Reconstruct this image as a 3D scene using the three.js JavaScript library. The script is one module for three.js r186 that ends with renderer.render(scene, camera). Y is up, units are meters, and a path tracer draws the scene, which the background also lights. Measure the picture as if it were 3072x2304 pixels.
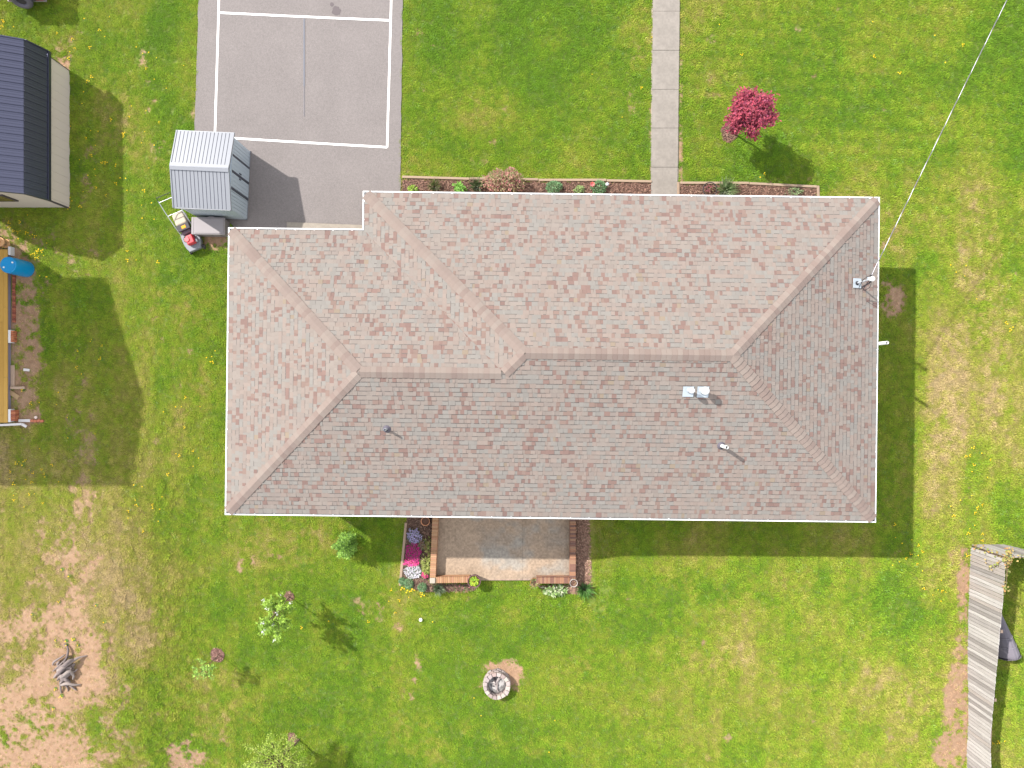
import * as THREE from 'three';
import { mergeGeometries } from 'three/addons/utils/BufferGeometryUtils.js';
import { TessellateModifier } from 'three/addons/modifiers/TessellateModifier.js';
import { RoundedBoxGeometry } from 'three/addons/geometries/RoundedBoxGeometry.js';

// ---------------------------------------------------------------- camera, sky, sun, exposure
const CAM_Y = 23.5, FOCAL = 2049;                       // metres above the front lawn; focal length in survey units
const scene = new THREE.Scene();
const camera = new THREE.PerspectiveCamera(2 * Math.atan(1152 / FOCAL) * 180 / Math.PI, 4 / 3, 0.1, 3000);
camera.position.set(0, CAM_Y, 0); camera.up.set(0, 0, -1); camera.lookAt(0, 0, 0);

const skyTex = (() => {
  const w = 256, h = 128, d = new Float32Array(w * h * 4);
  const n3 = (x, y, z) => Math.sin(x * 1.7 + Math.sin(y * 2.3 + z)) * Math.sin(y * 1.3 + Math.sin(z * 2.1 - x)) * Math.sin(z * 1.9 + Math.sin(x * 1.1 + y * .7));
  for (let j = 0; j < h; j++) for (let i = 0; i < w; i++) {
    const th = (j + .5) / h * Math.PI - Math.PI / 2, ph = (i + .5) / w * Math.PI * 2;
    const y = Math.sin(th), x = Math.cos(th) * Math.cos(ph), z = Math.cos(th) * Math.sin(ph);
    const up = Math.max(0, y), k = Math.pow(1 - up, 3);
    let r = .44 + .26 * k, g = .47 + .225 * k, b = .51 + .17 * k;
    if (y < 0) { r = .3; g = .3; b = .28; }
    const s = 1 / (up + .25), c = Math.min(1, Math.max(0, .5 + 1.6 * (n3(x * s * 2.2, 3.1, z * s * 2.2) + .5 * n3(x * s * 5, 1.2, z * s * 5)))) * (y > 0 ? Math.min(1, up * 6) : 0) * .7;
    r += (.75 - r) * c; g += (.75 - g) * c; b += (.76 - b) * c;
    const o = (j * w + i) * 4; d[o] = r; d[o + 1] = g; d[o + 2] = b; d[o + 3] = 1;
  }
  const t = new THREE.DataTexture(d, w, h, THREE.RGBAFormat, THREE.FloatType);
  t.mapping = THREE.EquirectangularReflectionMapping; t.magFilter = THREE.LinearFilter; t.minFilter = THREE.LinearFilter; t.needsUpdate = true;
  return t;
})();
scene.background = skyTex; scene.environment = skyTex;

const SUN = new THREE.Vector3(-1, 1, -.65).normalize();
const sun = new THREE.DirectionalLight(new THREE.Color(1, .95, .875), 3.3);
sun.position.copy(SUN).multiplyScalar(60); sun.target.position.set(0, 0, 0);
sun.castShadow = true; sun.shadow.mapSize.set(4096, 4096); sun.shadow.radius = 1.6;
Object.assign(sun.shadow.camera, { left: -30, right: 30, top: 30, bottom: -30, near: 1, far: 140 });
scene.add(sun, sun.target);
const renderer = new THREE.WebGLRenderer({ antialias: true });
renderer.shadowMap.enabled = true; renderer.toneMapping = THREE.LinearToneMapping; renderer.toneMappingExposure = 2.95;

// ---------------------------------------------------------------- helpers
function rng(seed) { let a = seed >>> 0; return () => { a = (a + 0x6D2B79F5) | 0; let t = Math.imul(a ^ (a >>> 15), 1 | a); t = (t + Math.imul(t ^ (t >>> 7), 61 | t)) ^ t; return ((t ^ (t >>> 14)) >>> 0) / 4294967296; }; }
const clamp = (x, a = 0, b = 1) => Math.min(b, Math.max(a, x));
const smooth = (a, b, x) => { const t = clamp((x - a) / (b - a)); return t * t * (3 - 2 * t); };
const lerp = (a, b, t) => a + (b - a) * t;
const mix3 = (a, b, t) => [lerp(a[0], b[0], t), lerp(a[1], b[1], t), lerp(a[2], b[2], t)];
function hash2(i, j) { let h = Math.imul(i, 374761393) ^ Math.imul(j, 668265263); h = Math.imul(h ^ (h >>> 13), 1274126177); return ((h ^ (h >>> 16)) >>> 0) / 4294967296; }
function vnoise(x, y) { const i = Math.floor(x), j = Math.floor(y), u = x - i, v = y - j, a = u * u * (3 - 2 * u), b = v * v * (3 - 2 * v); const p = hash2(i, j), q = hash2(i + 1, j), r = hash2(i, j + 1), s = hash2(i + 1, j + 1); return p + (q - p) * a + (r - p) * b + (p - q - r + s) * a * b; }
function fbm(x, y, o = 4) { let s = 0, a = .5, t = 0; for (let k = 0; k < o; k++) { s += a * vnoise(x, y); t += a; a *= .5; x = x * 2.03 + 17.3; y = y * 2.03 - 9.1; } return s / t; }
const V3 = (x, y, z) => new THREE.Vector3(x, y, z);
const lin = (r, g, b) => new THREE.Color().setRGB(r / 255, g / 255, b / 255, THREE.SRGBColorSpace);

// terrain: level in front of the house, falling away round the garden side
function ground(x, z) { const g = lerp(-1.35 / (1 + Math.exp((x + 1.6) / 2.6)) * (.25 + .75 * smooth(-6, 7, z)), -.70, smooth(-10.5, -14.5, x)); return lerp(g, -.56, smooth(-4.1, -2.9, x) * smooth(3.9, 2.7, x) * smooth(1.5, 3, z) * smooth(8.6, 7.0, z)); }   // the patio terrace is level
// survey plan -> metres. px, py: plan sheet coordinates; h: height above the terrain there
function at(px, py, h = 0) { let y = h, x = 0, z = 0; for (let k = 0; k < 8; k++) { const s = (CAM_Y - y) / FOCAL; x = (px - 1536) * s; z = (py - 1152) * s; y = ground(x, z) + h; } return V3(x, y, z); }
const K = 3072 / 2212;
const av = (x, y, h = 0) => at(x * K, y * K, h);        // same, coarse plan sheet
const M = (color, o = {}) => { const m = new THREE.MeshStandardMaterial({ color, roughness: .85, ...o }); m.color.multiplyScalar(.72); return m; };

const used = new Map();
function numbered(name) { const n = used.get(name) || 0; used.set(name, n + 1); return n ? name + '_' + String(n).padStart(3, '0') : name; }
function tag(o, label, category, group, kind) { if (label) o.userData.label = label; if (category) o.userData.category = category; if (group) o.userData.group = group; if (kind) o.userData.kind = kind; return o; }
function thing(name, label, category, pos = [0, 0, 0], turn = 0, group) {
  const o = new THREE.Group(); o.name = numbered(name); o.position.set(...(pos.isVector3 ? pos.toArray() : pos)); o.rotation.y = turn; scene.add(o); return tag(o, label, category, group);
}
function mesh(name, geo, mat, parent = scene) {
  const m = new THREE.Mesh(Array.isArray(geo) ? merge(geo) : geo, mat); m.name = parent === scene ? numbered(name) : name; m.castShadow = m.receiveShadow = true; parent.add(m); return m;
}
function strip(g) { const r = g.index ? g.toNonIndexed() : g; for (const k of Object.keys(r.attributes)) if (!['position', 'normal', 'uv', 'color'].includes(k)) r.deleteAttribute(k); return r; }
function merge(list) {
  const l = list.map(strip); const hasC = l.some((g) => g.attributes.color), hasU = l.every((g) => g.attributes.uv);
  for (const g of l) { if (!hasU) g.deleteAttribute('uv'); if (hasC && !g.attributes.color) { const a = new Float32Array(g.attributes.position.count * 3).fill(1); g.setAttribute('color', new THREE.BufferAttribute(a, 3)); } if (!g.attributes.normal) g.computeVertexNormals(); }
  return mergeGeometries(l);
}
function box(w, h, d, x = 0, y = 0, z = 0, ry = 0, rx = 0, rz = 0) { const g = new THREE.BoxGeometry(w, h, d); if (rx) g.rotateX(rx); if (rz) g.rotateZ(rz); if (ry) g.rotateY(ry); return g.translate(x, y, z); }
function rbox(w, h, d, r, x = 0, y = 0, z = 0, ry = 0) { const g = new RoundedBoxGeometry(w, h, d, 2, r); if (ry) g.rotateY(ry); return g.translate(x, y, z); }
function cyl(r0, r1, h, seg, x = 0, y = 0, z = 0) { return new THREE.CylinderGeometry(r1, r0, h, seg).translate(x, y + h / 2, z); }   // r0 at the bottom
function tint(g, c) { const n = g.attributes.position.count, a = new Float32Array(n * 3); for (let i = 0; i < n; i++) { a[3 * i] = c[0]; a[3 * i + 1] = c[1]; a[3 * i + 2] = c[2]; } g.setAttribute('color', new THREE.BufferAttribute(a, 3)); return g; }
function tube(pts, radii, seg = 6, bump = 0, seed = 1) {           // tapered tube through points
  const n = pts.length, P = [], I = []; let up = V3(0.13, 1, 0.07).normalize();
  const R = rng(seed);
  for (let k = 0; k < n; k++) {
    const d = pts[Math.min(n - 1, k + 1)].clone().sub(pts[Math.max(0, k - 1)]).normalize();
    let a = up.clone().cross(d); if (a.lengthSq() < 1e-4) a = V3(1, 0, 0).cross(d); a.normalize(); const b = d.clone().cross(a);
    for (let j = 0; j < seg; j++) { const t = j / seg * Math.PI * 2, r = radii[k] * (1 + bump * (R() - .5) * 2); const p = pts[k].clone().addScaledVector(a, Math.cos(t) * r).addScaledVector(b, Math.sin(t) * r); P.push(p.x, p.y, p.z); }
  }
  for (let k = 0; k < n - 1; k++) for (let j = 0; j < seg; j++) { const a = k * seg + j, b = k * seg + (j + 1) % seg, c = a + seg, d = b + seg; I.push(a, b, c, b, d, c); }
  const c0 = P.length / 3; P.push(pts[0].x, pts[0].y, pts[0].z); const c1 = c0 + 1; P.push(pts[n - 1].x, pts[n - 1].y, pts[n - 1].z);
  for (let j = 0; j < seg; j++) { I.push(c0, (j + 1) % seg, j); I.push(c1, (n - 1) * seg + j, (n - 1) * seg + (j + 1) % seg); }
  const g = new THREE.BufferGeometry(); g.setAttribute('position', new THREE.Float32BufferAttribute(P, 3)); g.setIndex(I); g.computeVertexNormals();
  g.setAttribute('uv', new THREE.Float32BufferAttribute(new Float32Array(P.length / 3 * 2), 2)); return g;
}
function rod(a, b, r, seg = 8) { return tube([a, b], [r, r], seg); }
class Buf {                                                        // loose quads and triangles with vertex colours
  constructor() { this.p = []; this.c = []; }
  tri(a, b, c, col) { for (const v of [a, b, c]) { this.p.push(v[0], v[1], v[2]); this.c.push(col[0], col[1], col[2]); } }
  quad(a, b, c, d, col) { this.tri(a, b, c, col); this.tri(a, c, d, col); }
  geo() { const g = new THREE.BufferGeometry(); g.setAttribute('position', new THREE.Float32BufferAttribute(this.p, 3)); g.setAttribute('color', new THREE.Float32BufferAttribute(this.c, 3)); g.computeVertexNormals(); return g; }
}
function leaf(buf, p, dir, nrm, len, wid, col) {                   // a folded diamond leaf starting at p
  const s = dir.clone().cross(nrm).normalize().multiplyScalar(wid / 2), n = nrm.clone().multiplyScalar(wid * .18);
  const m = p.clone().addScaledVector(dir, len * .45), t = p.clone().addScaledVector(dir, len).addScaledVector(nrm, -len * .12);
  const l = m.clone().add(s).add(n), r = m.clone().sub(s).add(n);
  buf.tri(p.toArray(), t.toArray(), l.toArray(), col); buf.tri(p.toArray(), r.toArray(), t.toArray(), col);
}
function tex(w, h, fn, { srgb = true, wrap = true } = {}) {
  const d = new Uint8Array(w * h * 4);
  for (let j = 0; j < h; j++) for (let i = 0; i < w; i++) { const c = fn(i, j); const o = (j * w + i) * 4; d[o] = clamp(c[0]) * 255; d[o + 1] = clamp(c[1]) * 255; d[o + 2] = clamp(c[2]) * 255; d[o + 3] = 255; }
  const t = new THREE.DataTexture(d, w, h); t.colorSpace = srgb ? THREE.SRGBColorSpace : THREE.NoColorSpace; t.magFilter = THREE.LinearFilter; t.minFilter = THREE.LinearMipmapLinearFilter; t.generateMipmaps = true;
  if (wrap) t.wrapS = t.wrapT = THREE.RepeatWrapping; t.needsUpdate = true; return t;
}
const enc = (x) => x <= .0031308 ? x * 12.92 : 1.055 * Math.pow(Math.max(0, x), 1 / 2.4) - .055;
const encode = (c) => [enc(c[0]), enc(c[1]), enc(c[2])];
function tileNoise(x, y, per) {                                    // value noise that repeats with period per
  const i = Math.floor(x), j = Math.floor(y), u = x - i, v = y - j, a = u * u * (3 - 2 * u), b = v * v * (3 - 2 * v), m = (k) => ((k % per) + per) % per;
  const p = hash2(m(i), m(j)), q = hash2(m(i + 1), m(j)), r = hash2(m(i), m(j + 1)), s = hash2(m(i + 1), m(j + 1)); return p + (q - p) * a + (r - p) * b + (p - q - r + s) * a * b;
}
function planUV(g, tile) { const p = g.attributes.position, a = new Float32Array(p.count * 2); for (let i = 0; i < p.count; i++) { a[2 * i] = p.getX(i) / tile; a[2 * i + 1] = p.getZ(i) / tile; } g.setAttribute('uv', new THREE.BufferAttribute(a, 2)); return g; }
// a thin sheet over a plan polygon [[x,z]...], following the terrain (or level at y), with a skirt all round
function sheet(poly, lift, drop, { level = null, edge = .5 } = {}) {
  const sh = new THREE.Shape(poly.map(([x, z]) => new THREE.Vector2(x, -z)));
  let g = new TessellateModifier(edge, 9).modify(new THREE.ShapeGeometry(sh).toNonIndexed());
  g.rotateX(-Math.PI / 2); const p = g.attributes.position; const Y = (x, z) => (level === null ? ground(x, z) : level) + lift;
  for (let i = 0; i < p.count; i++) p.setY(i, Y(p.getX(i), p.getZ(i)));
  g.computeVertexNormals(); g = strip(g);
  const b = new Buf(); const n = poly.length;
  let area = 0; for (let i = 0; i < n; i++) { const [x0, z0] = poly[i], [x1, z1] = poly[(i + 1) % n]; area += x0 * z1 - x1 * z0; }
  for (let i = 0; i < n; i++) { let A = poly[i], B = poly[(i + 1) % n]; if (area > 0) [A, B] = [B, A]; const y0 = Y(...A), y1 = Y(...B); b.quad([A[0], y0, A[1]], [A[0], y0 - drop, A[1]], [B[0], y1 - drop, B[1]], [B[0], y1, B[1]], [1, 1, 1]); }
  const s = b.geo(); s.deleteAttribute('color'); g.deleteAttribute('uv'); return mergeGeometries([g, s]);
}
function ragged(pts, step, amp, seed) {                            // subdivide a polygon and roughen its edge
  const out = []; const n = pts.length;
  for (let i = 0; i < n; i++) { const [x0, z0, k0] = pts[i], [x1, z1] = pts[(i + 1) % n]; const L = Math.hypot(x1 - x0, z1 - z0), m = Math.max(1, Math.round(L / step)); const nx = -(z1 - z0) / L, nz = (x1 - x0) / L; for (let k = 0; k < m; k++) { const t = k / m, x = lerp(x0, x1, t), z = lerp(z0, z1, t), o = (fbm(x * 3 + seed, z * 3 - seed, 3) - .5) * 2 * amp * (k ? 1 : .3); out.push([x + nx * o, z + nz * o]); } }
  return out;
}
const xz = (v) => [v.x, v.z];

// ---------------------------------------------------------------- lawn: where it is bare, dry or lush
const NF = 2048, EXT = 22; const cell = 2 * EXT / NF;
const bare = new Float32Array(NF * NF), dry = new Float32Array(NF * NF), solid = new Uint8Array(NF * NF);
const fi = (x) => clamp(Math.floor((x + EXT) / cell), 0, NF - 1);
{
  const det = new Float32Array(NF * NF);
  for (let j = 0; j < NF; j++) for (let i = 0; i < NF; i++) {
    const x = (i + .5) * cell - EXT, z = (j + .5) * cell - EXT, o = j * NF + i;
    const big = fbm(x * .16 + 5, z * .16 + 9, 3), mid = fbm(x * .75 + 31, z * .75 - 7, 3), fine = fbm(x * 4.1 - 3, z * 4.1 + 8, 3);
    det[o] = .40 * fbm(x * 1.6 - 40, z * 1.6 + 12, 3) + .32 * fine + .28 * vnoise(x * 13 + 2, z * 13 - 6);
    let d = .17 + .75 * (big - .35) + .75 * (mid - .42) + .25 * (fine - .5);
    d += (.10 + .16 * smooth(0, 4, z)) * smooth(-12.2, -14.0, x + 1.2 * (mid - .5)) * smooth(-9, 3, z + 6);                        // worn strip along the neighbour
    d += .15 * smooth(-10.9, -12.4, x + 1.5 * (mid - .5)) * smooth(3, 9, z);
    d += .26 * Math.exp(-Math.pow((x - 15.1 + .08 * z) / 1.1, 2)) * smooth(-10, -2, z) * smooth(9, 4, z);   // wheel-worn band
    d -= .10 * smooth(-2, -6, z) * smooth(-5, -1, x);
    d += .045 * (Math.sin((z - .055 * x) * 11.5 + 2 * mid) > 0 ? 1 : -1) * smooth(-3, -5, z) * smooth(3, 5, x);  // mower passes
    d += .05 * (Math.sin((x + .03 * z) * 6.2) > .1 ? 1 : -1) * smooth(3, 5, Math.abs(x)) * smooth(-9, -3, z);
    dry[o] = d;
  }
  const S = (list, arr, gain) => { for (const [px, py, rx, ry, k] of list) {
    const c = av(px, py), sx = rx * K * .0118, sz = ry * K * .0118; const i0 = fi(c.x - sx * 1.9), i1 = fi(c.x + sx * 1.9), j0 = fi(c.z - sz * 1.9), j1 = fi(c.z + sz * 1.9);
    for (let j = j0; j <= j1; j++) for (let i = i0; i <= i1; i++) { const x = (i + .5) * cell - EXT, z = (j + .5) * cell - EXT, o = j * NF + i; const q = Math.hypot((x - c.x) / sx, (z - c.z) / sz); const f = k * clamp(1.75 - q) * 1.0 + (det[o] - .5) * 3.4 * clamp(1.9 - q); if (arr === bare) arr[o] = Math.max(arr[o], smooth(.30, 1.0, f) * Math.min(1, k + .1)); else arr[o] += gain * smooth(.1, .9, f); }
  } };
  S([[135,128,20,30,.9],[150,95,20,15,.55],[307,117,8,8,.7],[309,137,9,10,.7],[320,173,6,6,.6],[333,220,7,7,.7],[318,238,10,9,.7],[340,312,18,20,.5],[342,355,16,18,.45],[418,250,7,28,.6],
    [195,330,12,25,.5],[185,400,15,30,.5],[185,440,15,24,.5],[205,290,12,14,.4],[30,490,36,20,.6],[75,515,40,18,.6],[125,555,45,20,.6],[195,545,34,12,.65],[160,585,40,14,.45],[10,520,30,40,.9],[40,560,28,35,.9],
    [50,700,26,120,1],[55,820,30,90,1],[45,900,52,20,1],[95,620,18,26,.55],[75,780,16,120,.75],[165,760,25,18,.4],[165,830,25,30,.5],[170,905,32,30,.6],[190,960,26,30,.6],[175,1010,40,22,.6],[185,1055,30,30,.7],[180,1100,22,34,.75],
    [130,1180,44,70,.7],[175,1245,44,76,.85],[230,1520,50,60,.6],[290,1600,50,70,.5],[100,1300,60,50,.55],[30,1320,40,40,.35],[150,1440,80,90,1.1],[60,1520,100,75,1],[70,1625,130,60,1.2],[205,1600,60,50,.65],[20,1400,50,70,.85],[110,1350,75,50,.95],[120,1270,50,60,.7],[230,1430,30,70,.4],[280,1610,40,60,.35],[250,1520,40,40,.3],
    [405,1630,36,40,1],[485,1595,12,25,.55],[516,1206,9,20,.85],[520,1226,7,12,.8],[546,1212,6,16,.75],[590,1202,17,6,.75],[600,1258,14,12,.6],[800,1312,26,16,.8],[770,1300,20,8,.55],[815,1325,12,16,.7],[745,1290,8,8,.5],
    [935,1315,12,7,.55],[905,1432,8,20,.8],[895,1470,6,8,.7],[889,1502,6,12,.7],[1013,1292,12,8,.4],[1101,1460,24,30,1],[1064,1440,20,9,.95],[1078,1478,42,44,.7],[1365,205,9,34,.55],[1380,120,20,20,.3],[1354,160,6,20,.5],[1472,180,3,90,.7],[1471,330,4,70,.8],[1404,300,3,70,.6],[1390,345,6,6,.4],
    [1930,648,20,32,.95],[1915,615,14,14,.75],[1945,640,12,25,.8],[2075,1080,24,60,.35],[2085,900,12,110,.3],[2010,1120,18,34,.45],[2063,1205,16,24,.45],[2080,1245,12,46,1],[2079,1335,12,60,1],[2077,1440,20,60,1.1],[2068,1530,24,74,1.1],[2056,1630,36,48,1.05],[1940,1550,24,26,.55],[1965,1600,20,24,.45],[1925,1590,10,22,.5],[1990,1640,26,20,.3],
    [468,518,24,20,1],[545,600,8,10,.4],[1660,390,30,6,.5],[1760,388,16,6,.5],[890,372,12,5,.5],[1040,350,12,6,.4],[1530,85,14,10,.4],[1535,205,14,10,.35],[1020,345,6,6,.5],[1290,690,10,10,.3],[680,1120,20,10,.3],[240,1330,20,30,.35],[330,700,14,30,.3]], bare);
  { const Rp = rng(99), l = []; for (let k = 0; k < 170; k++) l.push([Rp() * 2212, Rp() * 1659, 3 + 7 * Rp(), 3 + 6 * Rp(), .42 + .28 * Rp()]); S(l, bare); }   // scattered dead spots
  S([[1180,1620,40,30,.5],[860,1260,70,40,.5],[640,1180,120,50,.5],[470,1530,90,90,.55],[300,1330,60,80,.5],[1240,1410,60,40,.35],[1500,1400,80,60,.3],[960,1600,120,40,.4],[2000,1450,100,70,.3],[330,330,50,70,.6],[250,230,40,70,.5],[380,640,50,60,.45],[420,870,40,70,.4],[1370,90,40,60,.5],[1560,190,40,40,.4],[1060,230,50,40,.3],[2100,560,30,130,.5],[2150,700,30,200,.4],[1780,420,60,20,.5],[1960,500,40,60,.35],[2040,840,40,140,.4],[700,1420,80,50,.4]], dry, .30);
  S([[740,1440,90,120,.6],[640,1480,60,120,.5],[420,1150,60,40,.6],[360,800,30,70,.5],[430,960,30,60,.4],[1120,1330,150,70,.6],[1450,1320,140,60,.6],[1620,1260,160,40,.6],[1900,1300,100,60,.6],[2000,1380,60,90,.6],[940,330,60,60,.5],[1010,120,80,60,.5],[1640,90,120,60,.5],[1800,200,120,70,.45],[2000,600,40,60,.6],[1950,1000,30,120,.5],[345,150,30,130,.55],[400,330,20,80,.6],[120,640,60,90,.5],[110,960,90,60,.5],[2170,1500,40,120,.4],[2180,260,40,130,.5],[700,1300,60,40,.4],[560,1290,60,50,.4]], dry, -.24);
}
function maskPoly(poly) { let x0 = 1e9, x1 = -1e9, z0 = 1e9, z1 = -1e9; for (const [x, z] of poly) { x0 = Math.min(x0, x); x1 = Math.max(x1, x); z0 = Math.min(z0, z); z1 = Math.max(z1, z); }
  for (let j = fi(z0); j <= fi(z1); j++) for (let i = fi(x0); i <= fi(x1); i++) { const x = (i + .5) * cell - EXT, z = (j + .5) * cell - EXT; let c = false; for (let a = 0, b = poly.length - 1; a < poly.length; b = a++) { const [xa, za] = poly[a], [xb, zb] = poly[b]; if ((za > z) !== (zb > z) && x < (xb - xa) * (z - za) / (zb - za) + xa) c = !c; } if (c) solid[j * NF + i] = 1; } }
const GRASS = [[0, [.084, .168, .009]], [.28, [.137, .218, .012]], [.55, [.198, .230, .024]], [.8, [.265, .235, .058]], [1.1, [.34, .255, .125]]];
function grassColor(d) { d = clamp(d, 0, 1.1); for (let k = 0; k < GRASS.length - 1; k++) if (d <= GRASS[k + 1][0]) return mix3(GRASS[k][1], GRASS[k + 1][1], (d - GRASS[k][0]) / (GRASS[k + 1][0] - GRASS[k][0])); return GRASS[4][1]; }
{
  const soilA = [.35, .225, .145], soilB = [.275, .165, .10];
  const t = tex(NF, NF, (i, jj) => {
    const j = jj, x = (i + .5) * cell - EXT, z = (j + .5) * cell - EXT, o = j * NF + i;
    const h = hash2(i, j), f = vnoise(x * 9, z * 9);
    let g = grassColor(dry[o]); g = mix3(g, [.16, .125, .06], .30); g = g.map((c) => c * (.8 + .4 * h));
    const soil = mix3(soilA, soilB, f).map((c) => c * (.82 + .36 * h));
    return encode(mix3(g, soil, bare[o]));
  });
  // one sheet to the horizon: fine grid near the house, coarse beyond
  const ticks = []; for (let v = -400; v < -24; v += 47) ticks.push(v); for (let v = -24; v <= 24.001; v += .5) ticks.push(v); for (let v = 71; v <= 400; v += 47) ticks.push(v);
  const n = ticks.length, P = [], U = [], I = [];
  for (let j = 0; j < n; j++) for (let i = 0; i < n; i++) { P.push(ticks[i], ground(ticks[i], ticks[j]), ticks[j]); U.push((ticks[i] + EXT) / (2 * EXT), (ticks[j] + EXT) / (2 * EXT)); }
  for (let j = 0; j < n - 1; j++) for (let i = 0; i < n - 1; i++) { const a = j * n + i, b = a + 1, c = a + n, d = c + 1; I.push(a, c, b, b, c, d); }
  const g = new THREE.BufferGeometry(); g.setAttribute('position', new THREE.Float32BufferAttribute(P, 3)); g.setAttribute('uv', new THREE.Float32BufferAttribute(U, 2)); g.setIndex(I); g.computeVertexNormals();
  const m = mesh('lawn_ground', g, M(0xffffff, { map: t, roughness: 1 })); tag(m, 'sunlit lawn ground with bare brown soil patches', 'ground', null, 'structure');
}

// ---------------------------------------------------------------- paved surfaces
const asphaltTex = tex(1024, 1024, (i, j) => { const h = hash2(i, j), h2 = hash2((i >> 1) + 77, (j >> 1) + 31), n = .35 * tileNoise(i / 128, j / 128, 8) + .65 * tileNoise(i / 8, j / 8, 128); const v = .188 * (.80 + .24 * (n - .5) + .30 * h * h2 + .16 * h2); return encode([v * 1.09, v * .965, v * .95]); });
const concreteTex = (r, g, b, s) => tex(512, 512, (i, j) => { const h = hash2(i + s, j), n = .45 * tileNoise(i / 64, j / 64, 8) + .35 * tileNoise(i / 24 + s, j / 24, 512) + .2 * tileNoise(i / 8, j / 8 + s, 64); const v = .80 + .36 * (n - .5) + .14 * (h - .5) + .1; return encode([r * v, g * v, b * v]); });
const asphalt = M(0xffffff, { map: asphaltTex, roughness: .95, bumpMap: asphaltTex, bumpScale: .004 });
const pc = (list) => list.map(([x, y]) => xz(at(x, y)));
{
  const poly = ragged(pc([[600, -170], [597, 0], [591, 160], [585, 390], [580, 560], [577, 640], [690, 668], [740, 720], [1200, 720], [1202, 530], [1203, 400], [1206, 200], [1209, 0], [1211, -170]]), .25, .035, 4);
  maskPoly(poly);
  const d = mesh('driveway', planUV(sheet(poly, .035, .09), 4.6), asphalt); tag(d, 'weathered grey asphalt driveway with white court lines', 'driveway', null, 'structure');
  const paint = M(lin(247, 247, 245), { roughness: .7 });
  const line = (a, b, w, name, mat, lift = .04) => { const p = at(...a), q = at(...b), L = Math.hypot(q.x - p.x, q.z - p.z), nx = -(q.z - p.z) / L * w / 2, nz = (q.x - p.x) / L * w / 2, n = Math.ceil(L / .12), L1 = [], L2 = []; for (let k = 0; k <= n; k++) { const t = k / n, x = lerp(p.x, q.x, t), z = lerp(p.z, q.z, t), e = 1 + .16 * (vnoise(x * 7, z * 7) - .5), e2 = 1 + .16 * (vnoise(x * 7 + 50, z * 7) - .5); L1.push([x + nx * e, z + nz * e]); L2.unshift([x - nx * e2, z - nz * e2]); }
    const g = sheet([...L1, ...L2], lift, .003, { edge: 2 }); const m = mesh(name, planUV(g, 1), mat, d); return m; };
  line([660, -60], [646.5, 396], .074, 'painted_line', paint);
  line([661, 40], [1172, 63], .074, 'painted_line', paint, .0445);
  line([1176, -60], [1162, 443], .074, 'painted_line', paint);
  line([705, 416], [1162, 443], .074, 'painted_line', paint, .0445);
  line([913.5, 58], [913.5, 260], .045, 'painted_line', M(lin(112, 114, 124)), .0487);
  line([913.5, 260], [913.5, 350], .018, 'painted_line', M(lin(128, 126, 134)), .0487);
  const oil = M(lin(92, 83, 86), { roughness: .8 });
  for (const [x, y, r] of [[1010, 34, 13], [996, 15, 6]]) { const c = at(x, y), R = r * .0115, p = []; for (let k = 0; k < 22; k++) { const a = k / 22 * 6.283, q = R * (.8 + .45 * vnoise(k * .9 + x, 3)); p.push([c.x + Math.cos(a) * q, c.z + Math.sin(a) * q]); } mesh('oil_stain', planUV(sheet(p, .0392, .002), 1), oil, d); }
}
{
  // front walk: slabs with open joints on a darker bed
  const cm = M(lin(205, 195, 186), { map: concreteTex(.62, .60, .575, 3), roughness: .95 }); cm.color.setRGB(.325, .30, .28);
  const bedPoly = pc([[1956, -150], [2041, -150], [2035, 590], [1951, 590]]); maskPoly(bedPoly);
  const w = mesh('front_walk', planUV(sheet(bedPoly, .012, .03), 1), M(lin(164, 152, 138), { roughness: 1 })); tag(w, 'pale concrete front walk of broom finished slabs', 'walkway', null, 'structure');
  const ys = [-150, -80, 36, 153, 270, 386, 503, 600], e = (y) => [lerp(1958.5, 1952, y / 580), lerp(2038, 2031, y / 580)];
  for (let k = 0; k < ys.length - 1; k++) { const a = e(ys[k]), b = e(ys[k + 1]); const poly = ragged(pc([[a[0], ys[k] + .5], [a[1], ys[k] + .5], [b[1], ys[k + 1] - .5], [b[0], ys[k + 1] - .5]]), .3, .006, k); mesh('concrete_slab', planUV(sheet(poly, .05 + (k % 3) * .004, .06), 1.3), cm, w); }
}
const apron = mesh('garage_apron', planUV(sheet(pc([[862, 667], [1092, 676], [1092, 720], [862, 720]]), .06, .06), 1.2), M(lin(200, 185, 172), { map: concreteTex(.62, .58, .53, 9) })); apron.material.color.setRGB(.36, .335, .31);
tag(apron, 'narrow concrete apron between driveway and garage', 'apron', null, 'structure');

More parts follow.
